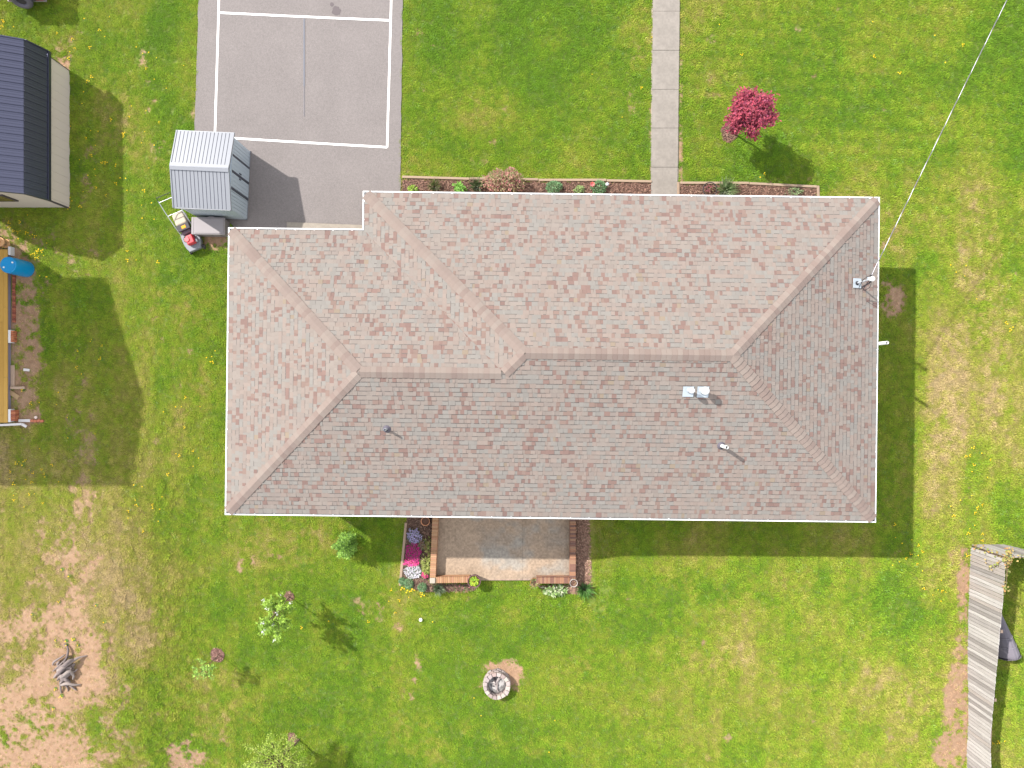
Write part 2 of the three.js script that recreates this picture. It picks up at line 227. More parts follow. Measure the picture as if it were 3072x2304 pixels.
// ---------------------------------------------------------------- the house
const HT = -.0118, HC = [1.215, -.8675];
const house = thing('house', 'long ranch house with mottled pink brown shingle hip roof and white gutters', 'house');
{ const c = Math.cos(HT), s = Math.sin(HT); house.position.set(HC[0] * c + HC[1] * s, 0, -HC[0] * s + HC[1] * c); house.rotation.y = HT; }
const toHouse = (v) => { const c = Math.cos(-HT), s = Math.sin(-HT); return V3(v.x * c + v.z * s - HC[0], v.y, -v.x * s + v.z * c - HC[1]); };
const EAVE = 2.78, PITCH = 1 / 3;
const eaveOuter = [[-8.68, -4.66], [-4.6, -4.66], [-4.6, -5.815], [11.11, -5.815], [11.11, 4.08], [-8.68, 4.08]].map(([u, v]) => [u - HC[0], v - HC[1]]);
function inset(poly, d) { const n = poly.length; return poly.map((p, i) => { const a = poly[(i + n - 1) % n], b = poly[(i + 1) % n]; const f = (q, r) => { const L = Math.hypot(r[0] - q[0], r[1] - q[1]); return [-(r[1] - q[1]) / L, (r[0] - q[0]) / L]; }; const n1 = f(a, p), n2 = f(p, b); return [p[0] + d * (n1[0] + n2[0]), p[1] + d * (n1[1] + n2[1])]; }); }
const re = inset(eaveOuter, .10);                    // roof edge, clockwise seen from above: A B C D E F
const [rA, rB, rC, rD, rE, rF] = re;
const W_ = rA[0], ST = rB[0], E_ = rD[0], N_ = rC[1], N2 = rA[1], S_ = rE[1];
const hM = (S_ - N_) / 2, hL = (S_ - N2) / 2;
const P1 = [ST + hM, (S_ + N_) / 2], P2 = [E_ - hM, (S_ + N_) / 2], Q1 = [W_ + hL, (S_ + N2) / 2], Q2 = [ST + hL, (S_ + N2) / 2];
const roofY = (d) => EAVE + d * PITCH;
{
  // planes: origin function from (s, horizontal distance d from the eave)
  const planes = [
    { f: (s, d) => [s, S_ - d], dn: [0, 1], max: hM, L: (d) => d <= hL ? W_ + d : Q2[0] + (d - hL), R: (d) => E_ - d },
    { f: (s, d) => [E_ - d, s], dn: [1, 0], max: hM, L: (d) => N_ + d, R: (d) => S_ - d },
    { f: (s, d) => [s, N_ + d], dn: [0, -1], max: hM, L: (d) => ST + d, R: (d) => E_ - d },
    { f: (s, d) => [s, N2 + d], dn: [0, -1], max: hL, L: (d) => W_ + d, R: (d) => ST + d },
    { f: (s, d) => [W_ + d, s], dn: [-1, 0], max: hL, L: (d) => N2 + d, R: (d) => S_ - d },
    { f: (s, d) => [ST + d, s], dn: [-1, 0], max: hM, L: (d) => N_ + d, R: (d) => d <= hL ? N2 + d : Q2[1] - (d - hL) },
  ];
  const cosP = 1 / Math.hypot(1, PITCH), sinP = PITCH * cosP;
  // deck
  const deck = new Buf(); const P3 = ([u, v], y) => [u, y, v];
  const yM = roofY(hM), yL = roofY(hL), dk = .02;
  const poly = (pts) => { for (let k = 1; k < pts.length - 1; k++) deck.tri(pts[0], pts[k + 1], pts[k], [1, 1, 1]); };
  const p = (q, y) => P3(q, y - dk);
  poly([p(rF, EAVE), p(Q1, yL), p(Q2, yL), p(rE, EAVE)]); poly([p(Q2, yL), p(P1, yM), p(P2, yM), p(rE, EAVE)]);
  poly([p(rE, EAVE), p(P2, yM), p(rD, EAVE)]); poly([p(rD, EAVE), p(P2, yM), p(P1, yM), p(rC, EAVE)]);
  poly([p(rC, EAVE), p(P1, yM), p(Q2, yL), p(rB, EAVE)]); poly([p(rB, EAVE), p(Q2, yL), p(Q1, yL), p(rA, EAVE)]); poly([p(rA, EAVE), p(Q1, yL), p(rF, EAVE)]);
  const dg = deck.geo(); dg.deleteAttribute('color');
  const roof = mesh('roof', dg, M(lin(90, 75, 70)), house);
  // shingles
  const R = rng(20240501);
  const PAL0 = [[202, 188, 179], [195, 189, 183], [204, 185, 175], [198, 183, 175], [186, 151, 142], [191, 161, 150], [178, 144, 136], [200, 180, 158]].map(([r, g, b]) => { const c = lin(r, g, b); return [c.r, c.g, c.b].map((v) => v * .385); });
  const MEAN = [0, 1, 2].map((k) => PAL0.reduce((s, c) => s + c[k], 0) / PAL0.length), PAL = PAL0.map((c) => mix3(MEAN, c, .92));
  const WGT = [.24, .23, .17, .13, .10, .08, .04, .01];
  const pick = () => { let r = R(), k = 0; while (k < WGT.length - 1 && r > WGT[k]) { r -= WGT[k]; k++; } return k; };
  const WID = [.07, .09, .11, .135, .17];
  const EXPO = .129;                                                // horizontal course depth
  const rest = new Buf(), cand = [];
  for (const pl of planes) {
    const n = [pl.dn[0] * sinP, cosP, pl.dn[1] * sinP];
    const pt = (s, d, h) => { const q = pl.f(s, d); return [q[0] + n[0] * h, roofY(d) + n[1] * h, q[1] + n[2] * h]; };
    const flip = pl.f(1, 0)[0] !== pl.f(0, 0)[0] ? (pl.dn[1] > 0 ? 1 : -1) : (pl.dn[0] > 0 ? -1 : 1);
    const rows = Math.ceil((pl.max + .02) / EXPO);
    for (let k = 0; k < rows; k++) {
      const d0 = k * EXPO - (k ? 0 : .03), d1 = Math.min(pl.max, (k + 1) * EXPO + .02), dm = Math.min(pl.max - .001, k * EXPO + EXPO * .5);
      const L0 = pl.L(Math.max(0, d0 < hL && dm >= hL ? dm : d0)), R0 = pl.R(Math.max(0, d0)), L1 = pl.L(d1 > hL && dm < hL ? dm : d1), R1 = pl.R(d1);
      const Ra = pl.max === hM && d0 < hL && dm >= hL ? pl.R(dm) : R0, Rb = d1 > hL && dm < hL ? pl.R(dm) : R1;
      const lo = Math.min(L0, L1), hi = Math.max(Ra, Rb); let s = lo - R() * .2, raised = R() < .5, last = -1;
      while (s < hi) {
        const wi = Math.floor(R() * WID.length), wd = WID[wi]; let ci = pick(); if (R() < .3 && last >= 0 && last < 4) ci = last; last = ci;
        raised = R() < .6 ? !raised : raised;
        const e = s + wd - .0005; const a0 = clamp(s, L0, Ra), a1 = clamp(e, L0, Ra), b0 = clamp(s, L1, Rb), b1 = clamp(e, L1, Rb);
        const whole = a0 === s && a1 === e && b0 === s && b1 === e; const h = raised ? .020 : .010; const j = .95 + .10 * R(); const col = PAL[ci].map((c) => c * j);
        const seam = R() < .42 && k < rows - 1;
        if (a1 - a0 > .004 || b1 - b0 > .004) {
          const put = (buf) => {
            const A = pt(a0, d0, h), B = pt(a1, d0, h), C = pt(b1, d1, .004), D = pt(b0, d1, .004), A2 = pt(a0, d0, -.01), B2 = pt(a1, d0, -.01);
            const q = (x, y, z, w, c) => flip > 0 ? buf.quad(x, y, z, w, c) : buf.quad(w, z, y, x, c);
            q(A, B, C, D, col); q(A2, B2, B, A, [.05, .042, .04]); const C2 = pt(b1, d1, -.01), D2 = pt(b0, d1, -.01); q(B2, C2, C, B, col); q(D2, A2, A, D, col);
            if (seam && whole) { const da = d1 - .042, db = d1 - .019, hh = lerp(h, .004, (da - d0) / (d1 - d0)) + .0015; q(pt(a0 + .004, da, hh), pt(a1 - .004, da, hh), pt(a1 - .004, db, hh), pt(a0 + .004, db, hh), [.115, .10, .096]); }
          };
          if (whole && wi === 4 && R() < .5) cand.push({ put, y: roofY(dm), ci, s, pl, d0, pt }); else put(rest);
        }
        s += wd;
      }
    }
  }
  cand.sort((a, b) => b.y - a.y);
  const vm = M(0xffffff, { vertexColors: true, roughness: .95 });
  cand.forEach((c, i) => { if (i >= 300) { c.put(rest); return; } const b = new Buf(); c.put(b); const g = b.geo(); g.computeBoundingBox(); const o = g.boundingBox.getCenter(V3(0, 0, 0)); g.translate(-o.x, -o.y, -o.z); mesh('shingle', g, vm, roof).position.copy(o); });
  tag(mesh('shingle_field', rest.geo(), vm, roof), null, null, null, 'stuff');
  // hip and ridge caps
  const CP = [[200, 180, 170], [195, 174, 165], [203, 185, 175], [190, 167, 158], [199, 178, 168]].map(([r, g, b]) => { const c = lin(r, g, b); return M(new THREE.Color(c.r * .40, c.g * .40, c.b * .40), { roughness: .95 }); });
  const caps = [[rF, EAVE, Q1, yL, [0, 1], [-1, 0]], [rA, EAVE, Q1, yL, [-1, 0], [0, -1]], [rC, EAVE, P1, yM, [-1, 0], [0, -1]], [rD, EAVE, P2, yM, [0, -1], [1, 0]], [rE, EAVE, P2, yM, [1, 0], [0, 1]], [Q1, yL, Q2, yL, [0, -1], [0, 1]], [Q2, yL, P1, yM, [-1, 0], [0, 1]], [P1, yM, P2, yM, [0, -1], [0, 1]]];
  caps.forEach(([a, ya, b, yb, d1, d2], ci) => {
    const A = V3(a[0], ya, a[1]), B = V3(b[0], yb, b[1]), D = B.clone().sub(A), L = D.length(); D.normalize();
    const wing = (dn, o) => { const n = V3(dn[0] * sinP, cosP, dn[1] * sinP); let w = D.clone().cross(n).normalize(); const other = V3(o[0], 0, o[1]); if (w.x * dn[0] + w.z * dn[1] < 0 && Math.abs(yb - ya) < .01) w.negate(); if (Math.abs(yb - ya) >= .01) { const side = V3(dn[0] - o[0], 0, dn[1] - o[1]); if (w.dot(side) < 0) w.negate(); } return { n, w }; };
    const w1 = wing(d1, d2), w2 = wing(d2, d1), up = w1.n.clone().add(w2.n).normalize();
    const ex = .152, m = Math.floor(L / ex), half = .158;
    for (let k = 0; k < m; k++) {
      const o = A.clone().addScaledVector(D, k * ex + .02), l = ex + .035; const g = new THREE.BufferGeometry(); const P = [], jw = half * (.96 + .08 * R()), f = .012 + .006 * R();
      const q = (t, wg, x, h) => { const v = V3(0, 0, 0).addScaledVector(D, t); if (wg) v.addScaledVector(wg.w, x).addScaledVector(wg.n, h); else v.addScaledVector(up, h); return v; };
      const h0 = .026 + f, h1 = .022;
      const c = [q(0, w1, jw, h0 - .004), q(0, null, 0, h0 + .006), q(0, w2, jw, h0 - .004), q(l, w1, jw, h1 - .004), q(l, null, 0, h1 + .006), q(l, w2, jw, h1 - .004), q(0, w1, jw, -.004), q(0, null, 0, 0), q(0, w2, jw, -.004), q(l, w1, jw, -.004), q(l, w2, jw, -.004)];
      const T = (i, j2, k2) => P.push(...c[i].toArray(), ...c[j2].toArray(), ...c[k2].toArray());
      T(0, 1, 4); T(0, 4, 3); T(1, 2, 5); T(1, 5, 4); T(6, 7, 1); T(6, 1, 0); T(7, 8, 2); T(7, 2, 1); T(9, 6, 0); T(9, 0, 3); T(8, 10, 5); T(8, 5, 2);
      // consistent outward winding: fix using the up vector
      const nn = c[1].clone().sub(c[0]).cross(c[4].clone().sub(c[0])); if (nn.dot(up) < 0) for (let i = 0; i < P.length; i += 9) for (let z = 0; z < 3; z++) { const s = P[i + 3 + z]; P[i + 3 + z] = P[i + 6 + z]; P[i + 6 + z] = s; }
      g.setAttribute('position', new THREE.Float32BufferAttribute(P, 3)); g.computeVertexNormals(); mesh('ridge_cap', g, CP[Math.floor(R() * 5)], roof).position.copy(o);
    }
  });
  // gutters
  const white = M(lin(248, 248, 250), { roughness: .45 }), wall = M(lin(205, 190, 168), { roughness: .9 });
  const go = inset(eaveOuter, 0), gi = inset(eaveOuter, .14), gl = inset(eaveOuter, .034); const yt = EAVE - .035, yb2 = yt - .11;
  for (let i = 0; i < 6; i++) {
    const j = (i + 1) % 6, b = new Buf(), q = (p0, y0, p1, y1) => b.quad([p0[i][0], y0, p0[i][1]], [p0[j][0], y0, p0[j][1]], [p1[j][0], y1, p1[j][1]], [p1[i][0], y1, p1[i][1]], [1, 1, 1]);
    q(go, yb2, go, yt); q(go, yt, gl, yt); q(gl, yt, gl, yb2 + .004); q(gl, yb2 + .004, gi, yb2 + .004); q(gi, yb2 + .004, gi, yt + .01); q(gi, yb2, go, yb2);
    const gg = b.geo(); gg.deleteAttribute('color'); const gut = mesh('gutter', gg, white, house);
    const L = Math.hypot(go[j][0] - go[i][0], go[j][1] - go[i][1]), dx = (go[j][0] - go[i][0]) / L, dz = (go[j][1] - go[i][1]) / L, m = Math.round(L / .6);
    for (let k = 0; k < m; k++) { const t = (k + .5) / m * L + (hash2(i, k) - .5) * .05; mesh('hanger', box(.030, .008, .135), white, gut).position.set(go[i][0] + dx * t - dz * .068, yt + .004, go[i][1] + dz * t + dx * .068); gut.children[k].rotation.y = Math.atan2(dx, dz) + Math.PI / 2; }
    // fascia and soffit under the gutter
  }
  const wp = inset(eaveOuter, .50), sf = inset(eaveOuter, .145);
  const sof = new THREE.Shape(sf.map(([u, v]) => new THREE.Vector2(u, -v))); sof.holes.push(new THREE.Path(inset(eaveOuter, .49).map(([u, v]) => new THREE.Vector2(u, -v))));
  mesh('soffit', new THREE.ExtrudeGeometry(sof, { depth: .14, bevelEnabled: false }).rotateX(-Math.PI / 2).translate(0, 2.60, 0), white, house);
  const ws = new THREE.Shape(wp.map(([u, v]) => new THREE.Vector2(u, -v)));
  mesh('wall', new THREE.ExtrudeGeometry(ws, { depth: 4.2, bevelEnabled: false }).rotateX(-Math.PI / 2).translate(0, -1.6, 0), wall, house);
  maskPoly(wp.map(([u, v]) => { const c = Math.cos(HT), s = Math.sin(HT), x = u, z = v; return [x * c + z * s + house.position.x, -x * s + z * c + house.position.z]; }));
  const glass = new THREE.MeshPhysicalMaterial({ color: 0x1b2428, roughness: .08 });
  const win = (u, v, w, h, y, turn) => { const wn = mesh('window', box(w, h, .06), white, house); wn.position.set(u, y, v); wn.rotation.y = turn; mesh('pane', box(w - .14, h - .14, .02, 0, 0, .03), glass, wn); };
  for (const u of [-3, 1.6, 5.2, 8]) win(u - HC[0], wp[2][1] - .02, 1.3, 1.1, 1.55, Math.PI); for (const u of [-6, 5.5, 8.5]) win(u - HC[0], wp[4][1] + .02, 1.3, 1.1, 1.55, 0); for (const v of [-3, 1.5]) win(wp[3][0] + .02, v - HC[1], 1.1, 1.1, 1.55, Math.PI / 2);
  const door = mesh('door', box(.95, 2.05, .06), M(lin(110, 60, 50)), house); door.position.set(6.9 * 0 + 4.0 - HC[0] + .45, 1.05, wp[2][1] - .02); mesh('handle', new THREE.SphereGeometry(.03, 8, 6).translate(.38, -.05, -.05), M(lin(190, 170, 110), { metalness: 1, roughness: .3 }), door);
  const gd = mesh('garage_door', box(2.7, 2.1, .06), white, house); gd.position.set(-6.6 - HC[0], .80, wp[0][1] - .02); for (let k = 0; k < 4; k++) mesh('panel', box(2.5, .42, .02, 0, -.78 + k * .52, -.035), white, gd);
  const pd = mesh('patio_door', box(1.8, 2.05, .06), white, house); pd.position.set(-.3 - HC[0], .55, wp[4][1] + .02); for (const x of [-.43, .43]) mesh('pane', box(.72, 1.85, .02, x, 0, .03), glass, pd);

  // roof fittings
  const galv = M(lin(178, 188, 198), { roughness: .5, metalness: .25 }), pvc = M(lin(245, 245, 245), { roughness: .4 }), dark = M(lin(40, 40, 48)), steel = M(lin(206, 212, 220), { roughness: .45, metalness: .3 });
  const onS = (px, py) => { let y = 3.5, v; for (let k = 0; k < 6; k++) { const s = (CAM_Y - y) / FOCAL; v = toHouse(V3((px - 1536) * s, y, (py - 1152) * s)); y = Math.min(roofY(S_ - v.z), roofY(E_ - v.x)); } v.y = y; return v; };
  const tilt = new THREE.Quaternion().setFromUnitVectors(V3(0, 1, 0), V3(0, cosP, sinP)), tiltE = new THREE.Quaternion().setFromUnitVectors(V3(0, 1, 0), V3(sinP, cosP, 0));
  for (const [px, py, w, cx, r, hh] of [[2064, 1174, .31, 2072, .05, .42], [2108, 1175, .33, 2112, .068, .42]]) {
    const o = onS(px, py), c = onS(cx - 6, py - 3); const f = mesh('roof_vent', cyl(r, r, hh, 20).translate(0, -.02, 0), galv, house); f.position.copy(c); f.userData.label = 'white capped metal flue vent';
    const fl = mesh('flashing', rbox(w, .012, w, .004), galv, f); fl.position.copy(o.clone().sub(c)).addScaledVector(V3(0, cosP, sinP), .03); fl.quaternion.copy(tilt);
    mesh('collar', cyl(r * 1.55, r * 1.02, .07, 20, 0, .06, 0), galv, f);
    mesh('cap', new THREE.LatheGeometry([[0.001, .15], [r * .8, .145], [r * 1.55, .10], [r * 1.65, .04], [r * 1.6, 0], [r * .9, 0]].map(([x, y]) => new THREE.Vector2(x, y)), 24).translate(0, hh - .12, 0), pvc, f);
  }
  const pipe = (px, py, r, hh, m, lb) => { const o = onS(px, py); const t = mesh('vent_pipe', new THREE.LatheGeometry([[r, -.05], [r, hh], [r * .72, hh], [r * .72, hh - .25]].map(([x, y]) => new THREE.Vector2(x, y)), 18), m, house); t.position.copy(o); t.userData.label = lb; const b = mesh('boot', new THREE.LatheGeometry([[.12, 0], [.1, .02], [r * 1.35, .07], [r * 1.05, .09]].map(([x, y]) => new THREE.Vector2(x, y)), 18), M(lin(88, 84, 96)), t); b.position.set(0, .015, 0); b.quaternion.copy(tilt); mesh('plug', new THREE.CylinderGeometry(r * .72, r * .72, .01, 14).translate(0, hh - .2, 0), dark, t); };
  pipe(2163, 1337, .052, .56, pvc, 'white plastic vent pipe standing on the garden slope'); pipe(1161, 1287, .034, .34, steel, 'short metal vent pipe with dark boot');
  { // service mast on the gable hip slope
    const o = onS(2569, 850); const m = mesh('service_mast', cyl(.026, .026, .86, 16).translate(0, -.02, 0), steel, house); m.position.copy(o);
    const fl = mesh('flashing', rbox(.30, .012, .29, .004), galv, m); fl.quaternion.copy(tiltE); fl.position.set(.01, .035, 0); mesh('boot', cyl(.075, .035, .09, 16, 0, .02, 0), dark, m);
    mesh('weatherhead', [new THREE.SphereGeometry(.075, 16, 10).scale(1, .8, 1).translate(.02, .88, 0), cyl(.05, .06, .08, 14, .0, .78, 0)], pvc, m);
    for (const [a, b, c, d] of [[.05, .8, .10, .16], [.10, .72, .2, .05], [-.02, .7, .16, -.12]]) { const cv = new THREE.CatmullRomCurve3([V3(.03, .82, .02), V3(a, b - .15, c), V3(a - .08, .36, c + .06), V3(d + .02, .62, -.02), V3(.05, .74, -.14)]); mesh('drip_loop', new THREE.TubeGeometry(cv, 20, .009, 6), dark, m); }
    mesh('clamp', box(.07, .04, .09, 0, .70, -.03), galv, m);
  }
  { const t = at(2664, 1028, 0); const y = 3.1, s = (CAM_Y - y) / FOCAL, v = toHouse(V3((2662 - 1536) * s, 0, (1028 - 1152) * s)); const g = new THREE.LatheGeometry([[.052, 0], [.052, 3.3], [.038, 3.3], [.038, 3.1]].map(([x, yy]) => new THREE.Vector2(x, yy)), 18); const pp = mesh('vent_pipe', g, pvc, house); pp.position.set(v.x, -.2, v.z); pp.userData.label = 'tall white plastic pipe clear of the eave'; mesh('plug', new THREE.CylinderGeometry(.038, .038, .01, 14).translate(0, 3.15, 0), dark, pp); mesh('bracket', box(.4, .03, .03, -.2, 2.0, 0), pvc, pp); }
}
console.log('house built');
const leafMat = new THREE.MeshPhysicalMaterial({ color: 0xffffff, vertexColors: true, roughness: .9, side: THREE.DoubleSide, transmission: .3, thickness: 0 });
// ---------------------------------------------------------------- patio with low brick walls
const woodTex = (r, g, b, s, dark = .45) => tex(512, 128, (i, j) => { const n = .6 * tileNoise(i / 128, j / 4 + s, 4096) + .4 * tileNoise(i / 40 + s, j / 2, 4096), h = hash2(i >> 3, j + s); const v = 1 - dark * (n * .8 + .3 * h - .25); return encode([r * v, g * v, b * v]); });
const PATIO = -.56 + .09;
const atY = (px, py, y) => { const s = (CAM_Y - y) / FOCAL; return V3((px - 1536) * s, y, (py - 1152) * s); };
{
  const pTex = tex(1024, 1024, (i, j) => { const x = i / 1024, z = j / 1024; const n = .25 * fbm(x * 14, z * 10, 4) + .75 * fbm(x * 90, z * 64, 3), h = hash2(i, j), st = smooth(.45, .75, fbm(x * 7 + 3, z * 5, 4)); const v = .74 + .62 * (n - .5) + .2 * (h - .5); let c = [.34 * v, .315 * v, .28 * v]; const warm = smooth(.42, .62, fbm(x * 5 + 20, z * 4 + 2, 4) + .28 * (smooth(.35, 0, x) + smooth(.88, 1, z) + .5 * smooth(.92, 1, x))); c = mix3(c, [.42 * v, .29 * v, .185 * v], warm * .6); c = mix3(c, [.25 * v, .235 * v, .215 * v], st * .35 * smooth(.12, .3, x)); return encode([c[0] * 1.2, c[1] * 1.15, c[2] * 1.12]); }, { wrap: false });
  const mat = M(0xffffff, { map: pTex, roughness: .95 });
  const o = atY(1300, 1540, PATIO), q = atY(1722, 1742, PATIO), z0 = 3.3;
  const bed = mesh('patio', planUV(sheet([[o.x - .02, z0], [q.x + .02, z0], [q.x + .02, q.z - .03], [o.x - .02, q.z - .03]], -.03, .35, { level: PATIO }), 1), M(lin(120, 110, 100))); tag(bed, 'stained concrete patio slab behind the house', 'patio', null, 'structure');
  maskPoly([[o.x - .1, z0], [q.x + .1, z0], [q.x + .1, q.z], [o.x - .1, q.z]]);
  const jx = atY(1568, 1650, PATIO).x;
  for (const [a, b] of [[o.x, jx - .003], [jx + .003, q.x]]) { const g = sheet([[a, z0], [b, z0], [b, q.z - .01], [a, q.z - .01]], 0, .3, { level: PATIO }); const p = g.attributes.position, u = new Float32Array(p.count * 2); for (let i = 0; i < p.count; i++) { u[2 * i] = (p.getX(i) - o.x) / (q.x - o.x); u[2 * i + 1] = (p.getZ(i) - z0) / (q.z - z0); } g.setAttribute('uv', new THREE.BufferAttribute(u, 2)); mesh('concrete_slab', g, mat, bed); }
  // brick walls: two L shapes, rowlock course on top, three stretcher courses below
  const bm = (cols) => cols.map(([r, g, b]) => { const c = lin(r, g, b); return M(new THREE.Color(c.r * .66, c.g * .66, c.b * .66), { roughness: .95 }); });
  const tan = bm([[205, 158, 118], [198, 150, 110], [212, 166, 128], [190, 140, 104], [204, 150, 118]]), red = bm([[172, 122, 98], [150, 106, 92], [188, 136, 106], [132, 96, 88], [182, 140, 112]]);
  const mortar = M(lin(150, 132, 112), { roughness: 1 });
  const R = rng(77), rowlock = rbox(.058, .10, .205, .006), stretch = rbox(.198, .058, .095, .005);
  const TOP = PATIO + .31;
  const wall = (label, runs, pal, cap) => {
    const c0 = runs[0][0]; const base = V3(c0.x, PATIO - .12, c0.z); const t = thing('patio_wall', label, 'wall', base, 0, null);
    const cores = [];
    for (const [a, b] of runs) {
      const L = Math.hypot(b.x - a.x, b.z - a.z), ang = Math.atan2(-(b.z - a.z), b.x - a.x), dx = (b.x - a.x) / L, dz = (b.z - a.z) / L;
      cores.push(box(L, TOP - .012 - base.y, .165, 0, (TOP - .012 + base.y) / 2 - base.y, 0, ang).translate((a.x + b.x) / 2 - base.x, 0, (a.z + b.z) / 2 - base.z));
      const n = Math.round(L / .068); for (let k = 0; k < n; k++) { const s = (k + .5) / n * L; const m = mesh('brick', rowlock, pal[Math.floor(R() * 5)], t); m.position.set(a.x + dx * s - base.x, TOP - .05 - base.y + (R() - .5) * .006, a.z + dz * s - base.z); m.rotation.y = ang + (R() - .5) * .03; }
      for (let c = 0; c < 4; c++) { const m = Math.round(L / .208); for (let k = 0; k < m; k++) for (const sd of [-1, 1]) { const s = clamp(((k + (c % 2 ? .5 : 0)) + .5) / m * L, .1, L - .1); const y = TOP - .10 - .01 - .034 - c * .068; const q2 = mesh('brick', stretch, pal[Math.floor(R() * 5)], t); q2.position.set(a.x + dx * s - dz * sd * .053 - base.x, y - base.y, a.z + dz * s + dx * sd * .053 - base.z); q2.rotation.y = ang; } }
    }
    mesh('core', cores, mortar, t);
    if (cap) { const p = cap.clone().sub(base); mesh('corner_cap', rbox(.19, .05, .19, .02, p.x, TOP + .028 - base.y, p.z), M(lin(168, 158, 146)), t); }
    return t;
  };
  const swc = atY(1298, 1741, TOP), wn = atY(1311, 1549, TOP), swe = atY(1409, 1739.5, TOP), sec = atY(1718.5, 1742, TOP), en = atY(1719.8, 1549, TOP), see = atY(1609, 1742, TOP);
  wn.z = en.z = 3.34;
  wall('low tan brick wall beside the pink flower bed, turning one patio corner', [[wn, V3(swc.x, 0, swc.z - .10)], [V3(swc.x - .1, 0, swc.z), swe]], tan, swc);
  wall('low reddish brick wall beside the bare mulch strip, turning a patio corner', [[en, V3(sec.x, 0, sec.z - .10)], [see, V3(sec.x + .1, 0, sec.z)]], red, null);
  // pots
  const soil = M(lin(88, 62, 50), { roughness: 1 });
  const pot = (label, pos, r, h, color, extra) => { const t = thing('flower_pot', label, 'flower pot', pos, 0, null); mesh('pot', new THREE.LatheGeometry([[.001, 0], [r * .7, 0], [r * .95, h * .85], [r * 1.0, h * .86], [r * 1.02, h], [r * .9, h], [r * .86, h * .82], [.001, h * .80]].map(([x, y]) => new THREE.Vector2(x, y)), 28), M(color, { roughness: .8 }), t); mesh('soil', new THREE.CylinderGeometry(r * .87, r * .86, .02, 20).translate(0, h * .83, 0), soil, t); if (extra) extra(t, r, h); return t; };
  const clump = (t, name, n, rr, y0, hh, len, wid, cols, seed) => { const Q = rng(seed), b = new Buf(); for (let k = 0; k < n; k++) { const a = Q() * 6.283, q = Math.sqrt(Q()) * rr, p = V3(Math.cos(a) * q, y0 + Q() * hh * (1 - .6 * q / rr), Math.sin(a) * q), d = V3(Math.cos(a + Q() - .5), .2 + Q() * .6, Math.sin(a + Q() - .5)).normalize(), nn = V3(Q() - .5, 1.2, Q() - .5).normalize(); const c = cols[Math.floor(Q() * cols.length)].map((v) => v * (.8 + .4 * Q())); leaf(b, p, d, nn, len * (.7 + .6 * Q()), wid * (.7 + .6 * Q()), c); } return mesh(name, b.geo(), leafMat, t); };
  pot('brown flower pot of bright lime foliage at the patio opening', atY(1424, 1736, PATIO), .225, .36, lin(112, 82, 84), (t, r, h) => clump(t, 'foliage', 150, r * .52, h * .8, .16, .08, .055, [[.30, .42, .02], [.22, .36, .02], [.36, .46, .04]], 5));
  pot('small terracotta pot of withered stems at the end of the brick wall', atY(1603, 1741, PATIO), .145, .26, lin(196, 118, 84), (t, r, h) => clump(t, 'stem', 60, r * .8, h * .85, .1, .12, .03, [[.18, .2, .06], [.3, .24, .12], [.12, .16, .04]], 6));
  pot('white rimmed pot of bare soil standing on the brick wall corner', V3(sec.x + .01, TOP, sec.z + .02), .135, .24, lin(186, 176, 172), (t, r, h) => clump(t, 'stem', 14, r * .4, h * .8, .05, .07, .02, [[.3, .2, .12]], 7));
  const pp = at(1279, 1559, 0); pot('empty terracotta pot on mulch under the eave', V3(pp.x, pp.y + .02, pp.z), .155, .28, lin(214, 150, 112));
  globalThis.clumpOf = clump;
}
// ---------------------------------------------------------------- planting beds, edging timbers, mulch
const timberMats = [0, 1, 2].map((k) => M(0xffffff, { map: woodTex([.40, .36, .42][k], [.29, .255, .30][k], [.21, .185, .215][k], k * 40, .5), roughness: .9 }));
let timberN = 0;
function timber(a, b, label, w = .085, h = .09) { const p = at(...a), q = at(...b), L = Math.hypot(q.x - p.x, q.z - p.z), m = p.clone().add(q).multiplyScalar(.5); const o = mesh('garden_timber', new RoundedBoxGeometry(L - .012, h, w, 2, .016), timberMats[timberN++ % 3]); o.position.set(m.x, m.y + h / 2 - .012, m.z); o.rotation.y = Math.atan2(-(q.z - p.z), q.x - p.x); o.rotation.z = Math.atan2(q.y - p.y, L); return tag(o, label, 'timber', 'landscape timbers edging the beds'); }
timber([1207, 532], [1410, 538], 'brown landscape timber edging the bed, butting the asphalt driveway'); timber([1410, 537], [1615, 540], 'brown landscape timber edging the bed, half hidden by the russet bush'); timber([1615, 541.5], [1819, 541.5], 'pale landscape timber edging the bed behind the gazing ball'); timber([1819, 543], [1955, 546], 'brown landscape timber edging the bed, ending at the walk');
timber([2034, 547], [2034, 590], 'short pale landscape timber set along the walk edge'); timber([2039, 550], [2246, 550.5], 'brown landscape timber behind the black hoop'); timber([2246, 551.5], [2449, 561.5], 'pale landscape timber running at a slant across the bed corner'); timber([2452, 558], [2453, 592], 'short brown landscape timber closing the bed end');
timber([1219, 1566], [1201, 1756], 'grey brown landscape timber edging the phlox bed', .095);
const chipGeo = (() => { const b = new Buf(), c = [1, 1, 1]; b.quad([-.03, 0, -.008], [-.028, .004, .009], [.03, .006, .007], [.032, .003, -.009], c); b.quad([-.03, .001, -.008], [.032, .004, -.009], [.03, -.004, -.006], [-.029, -.005, -.006], c); const g = b.geo(); g.deleteAttribute('color'); return g; })();
const chipMat = M(0xffffff, { roughness: 1, side: THREE.DoubleSide });
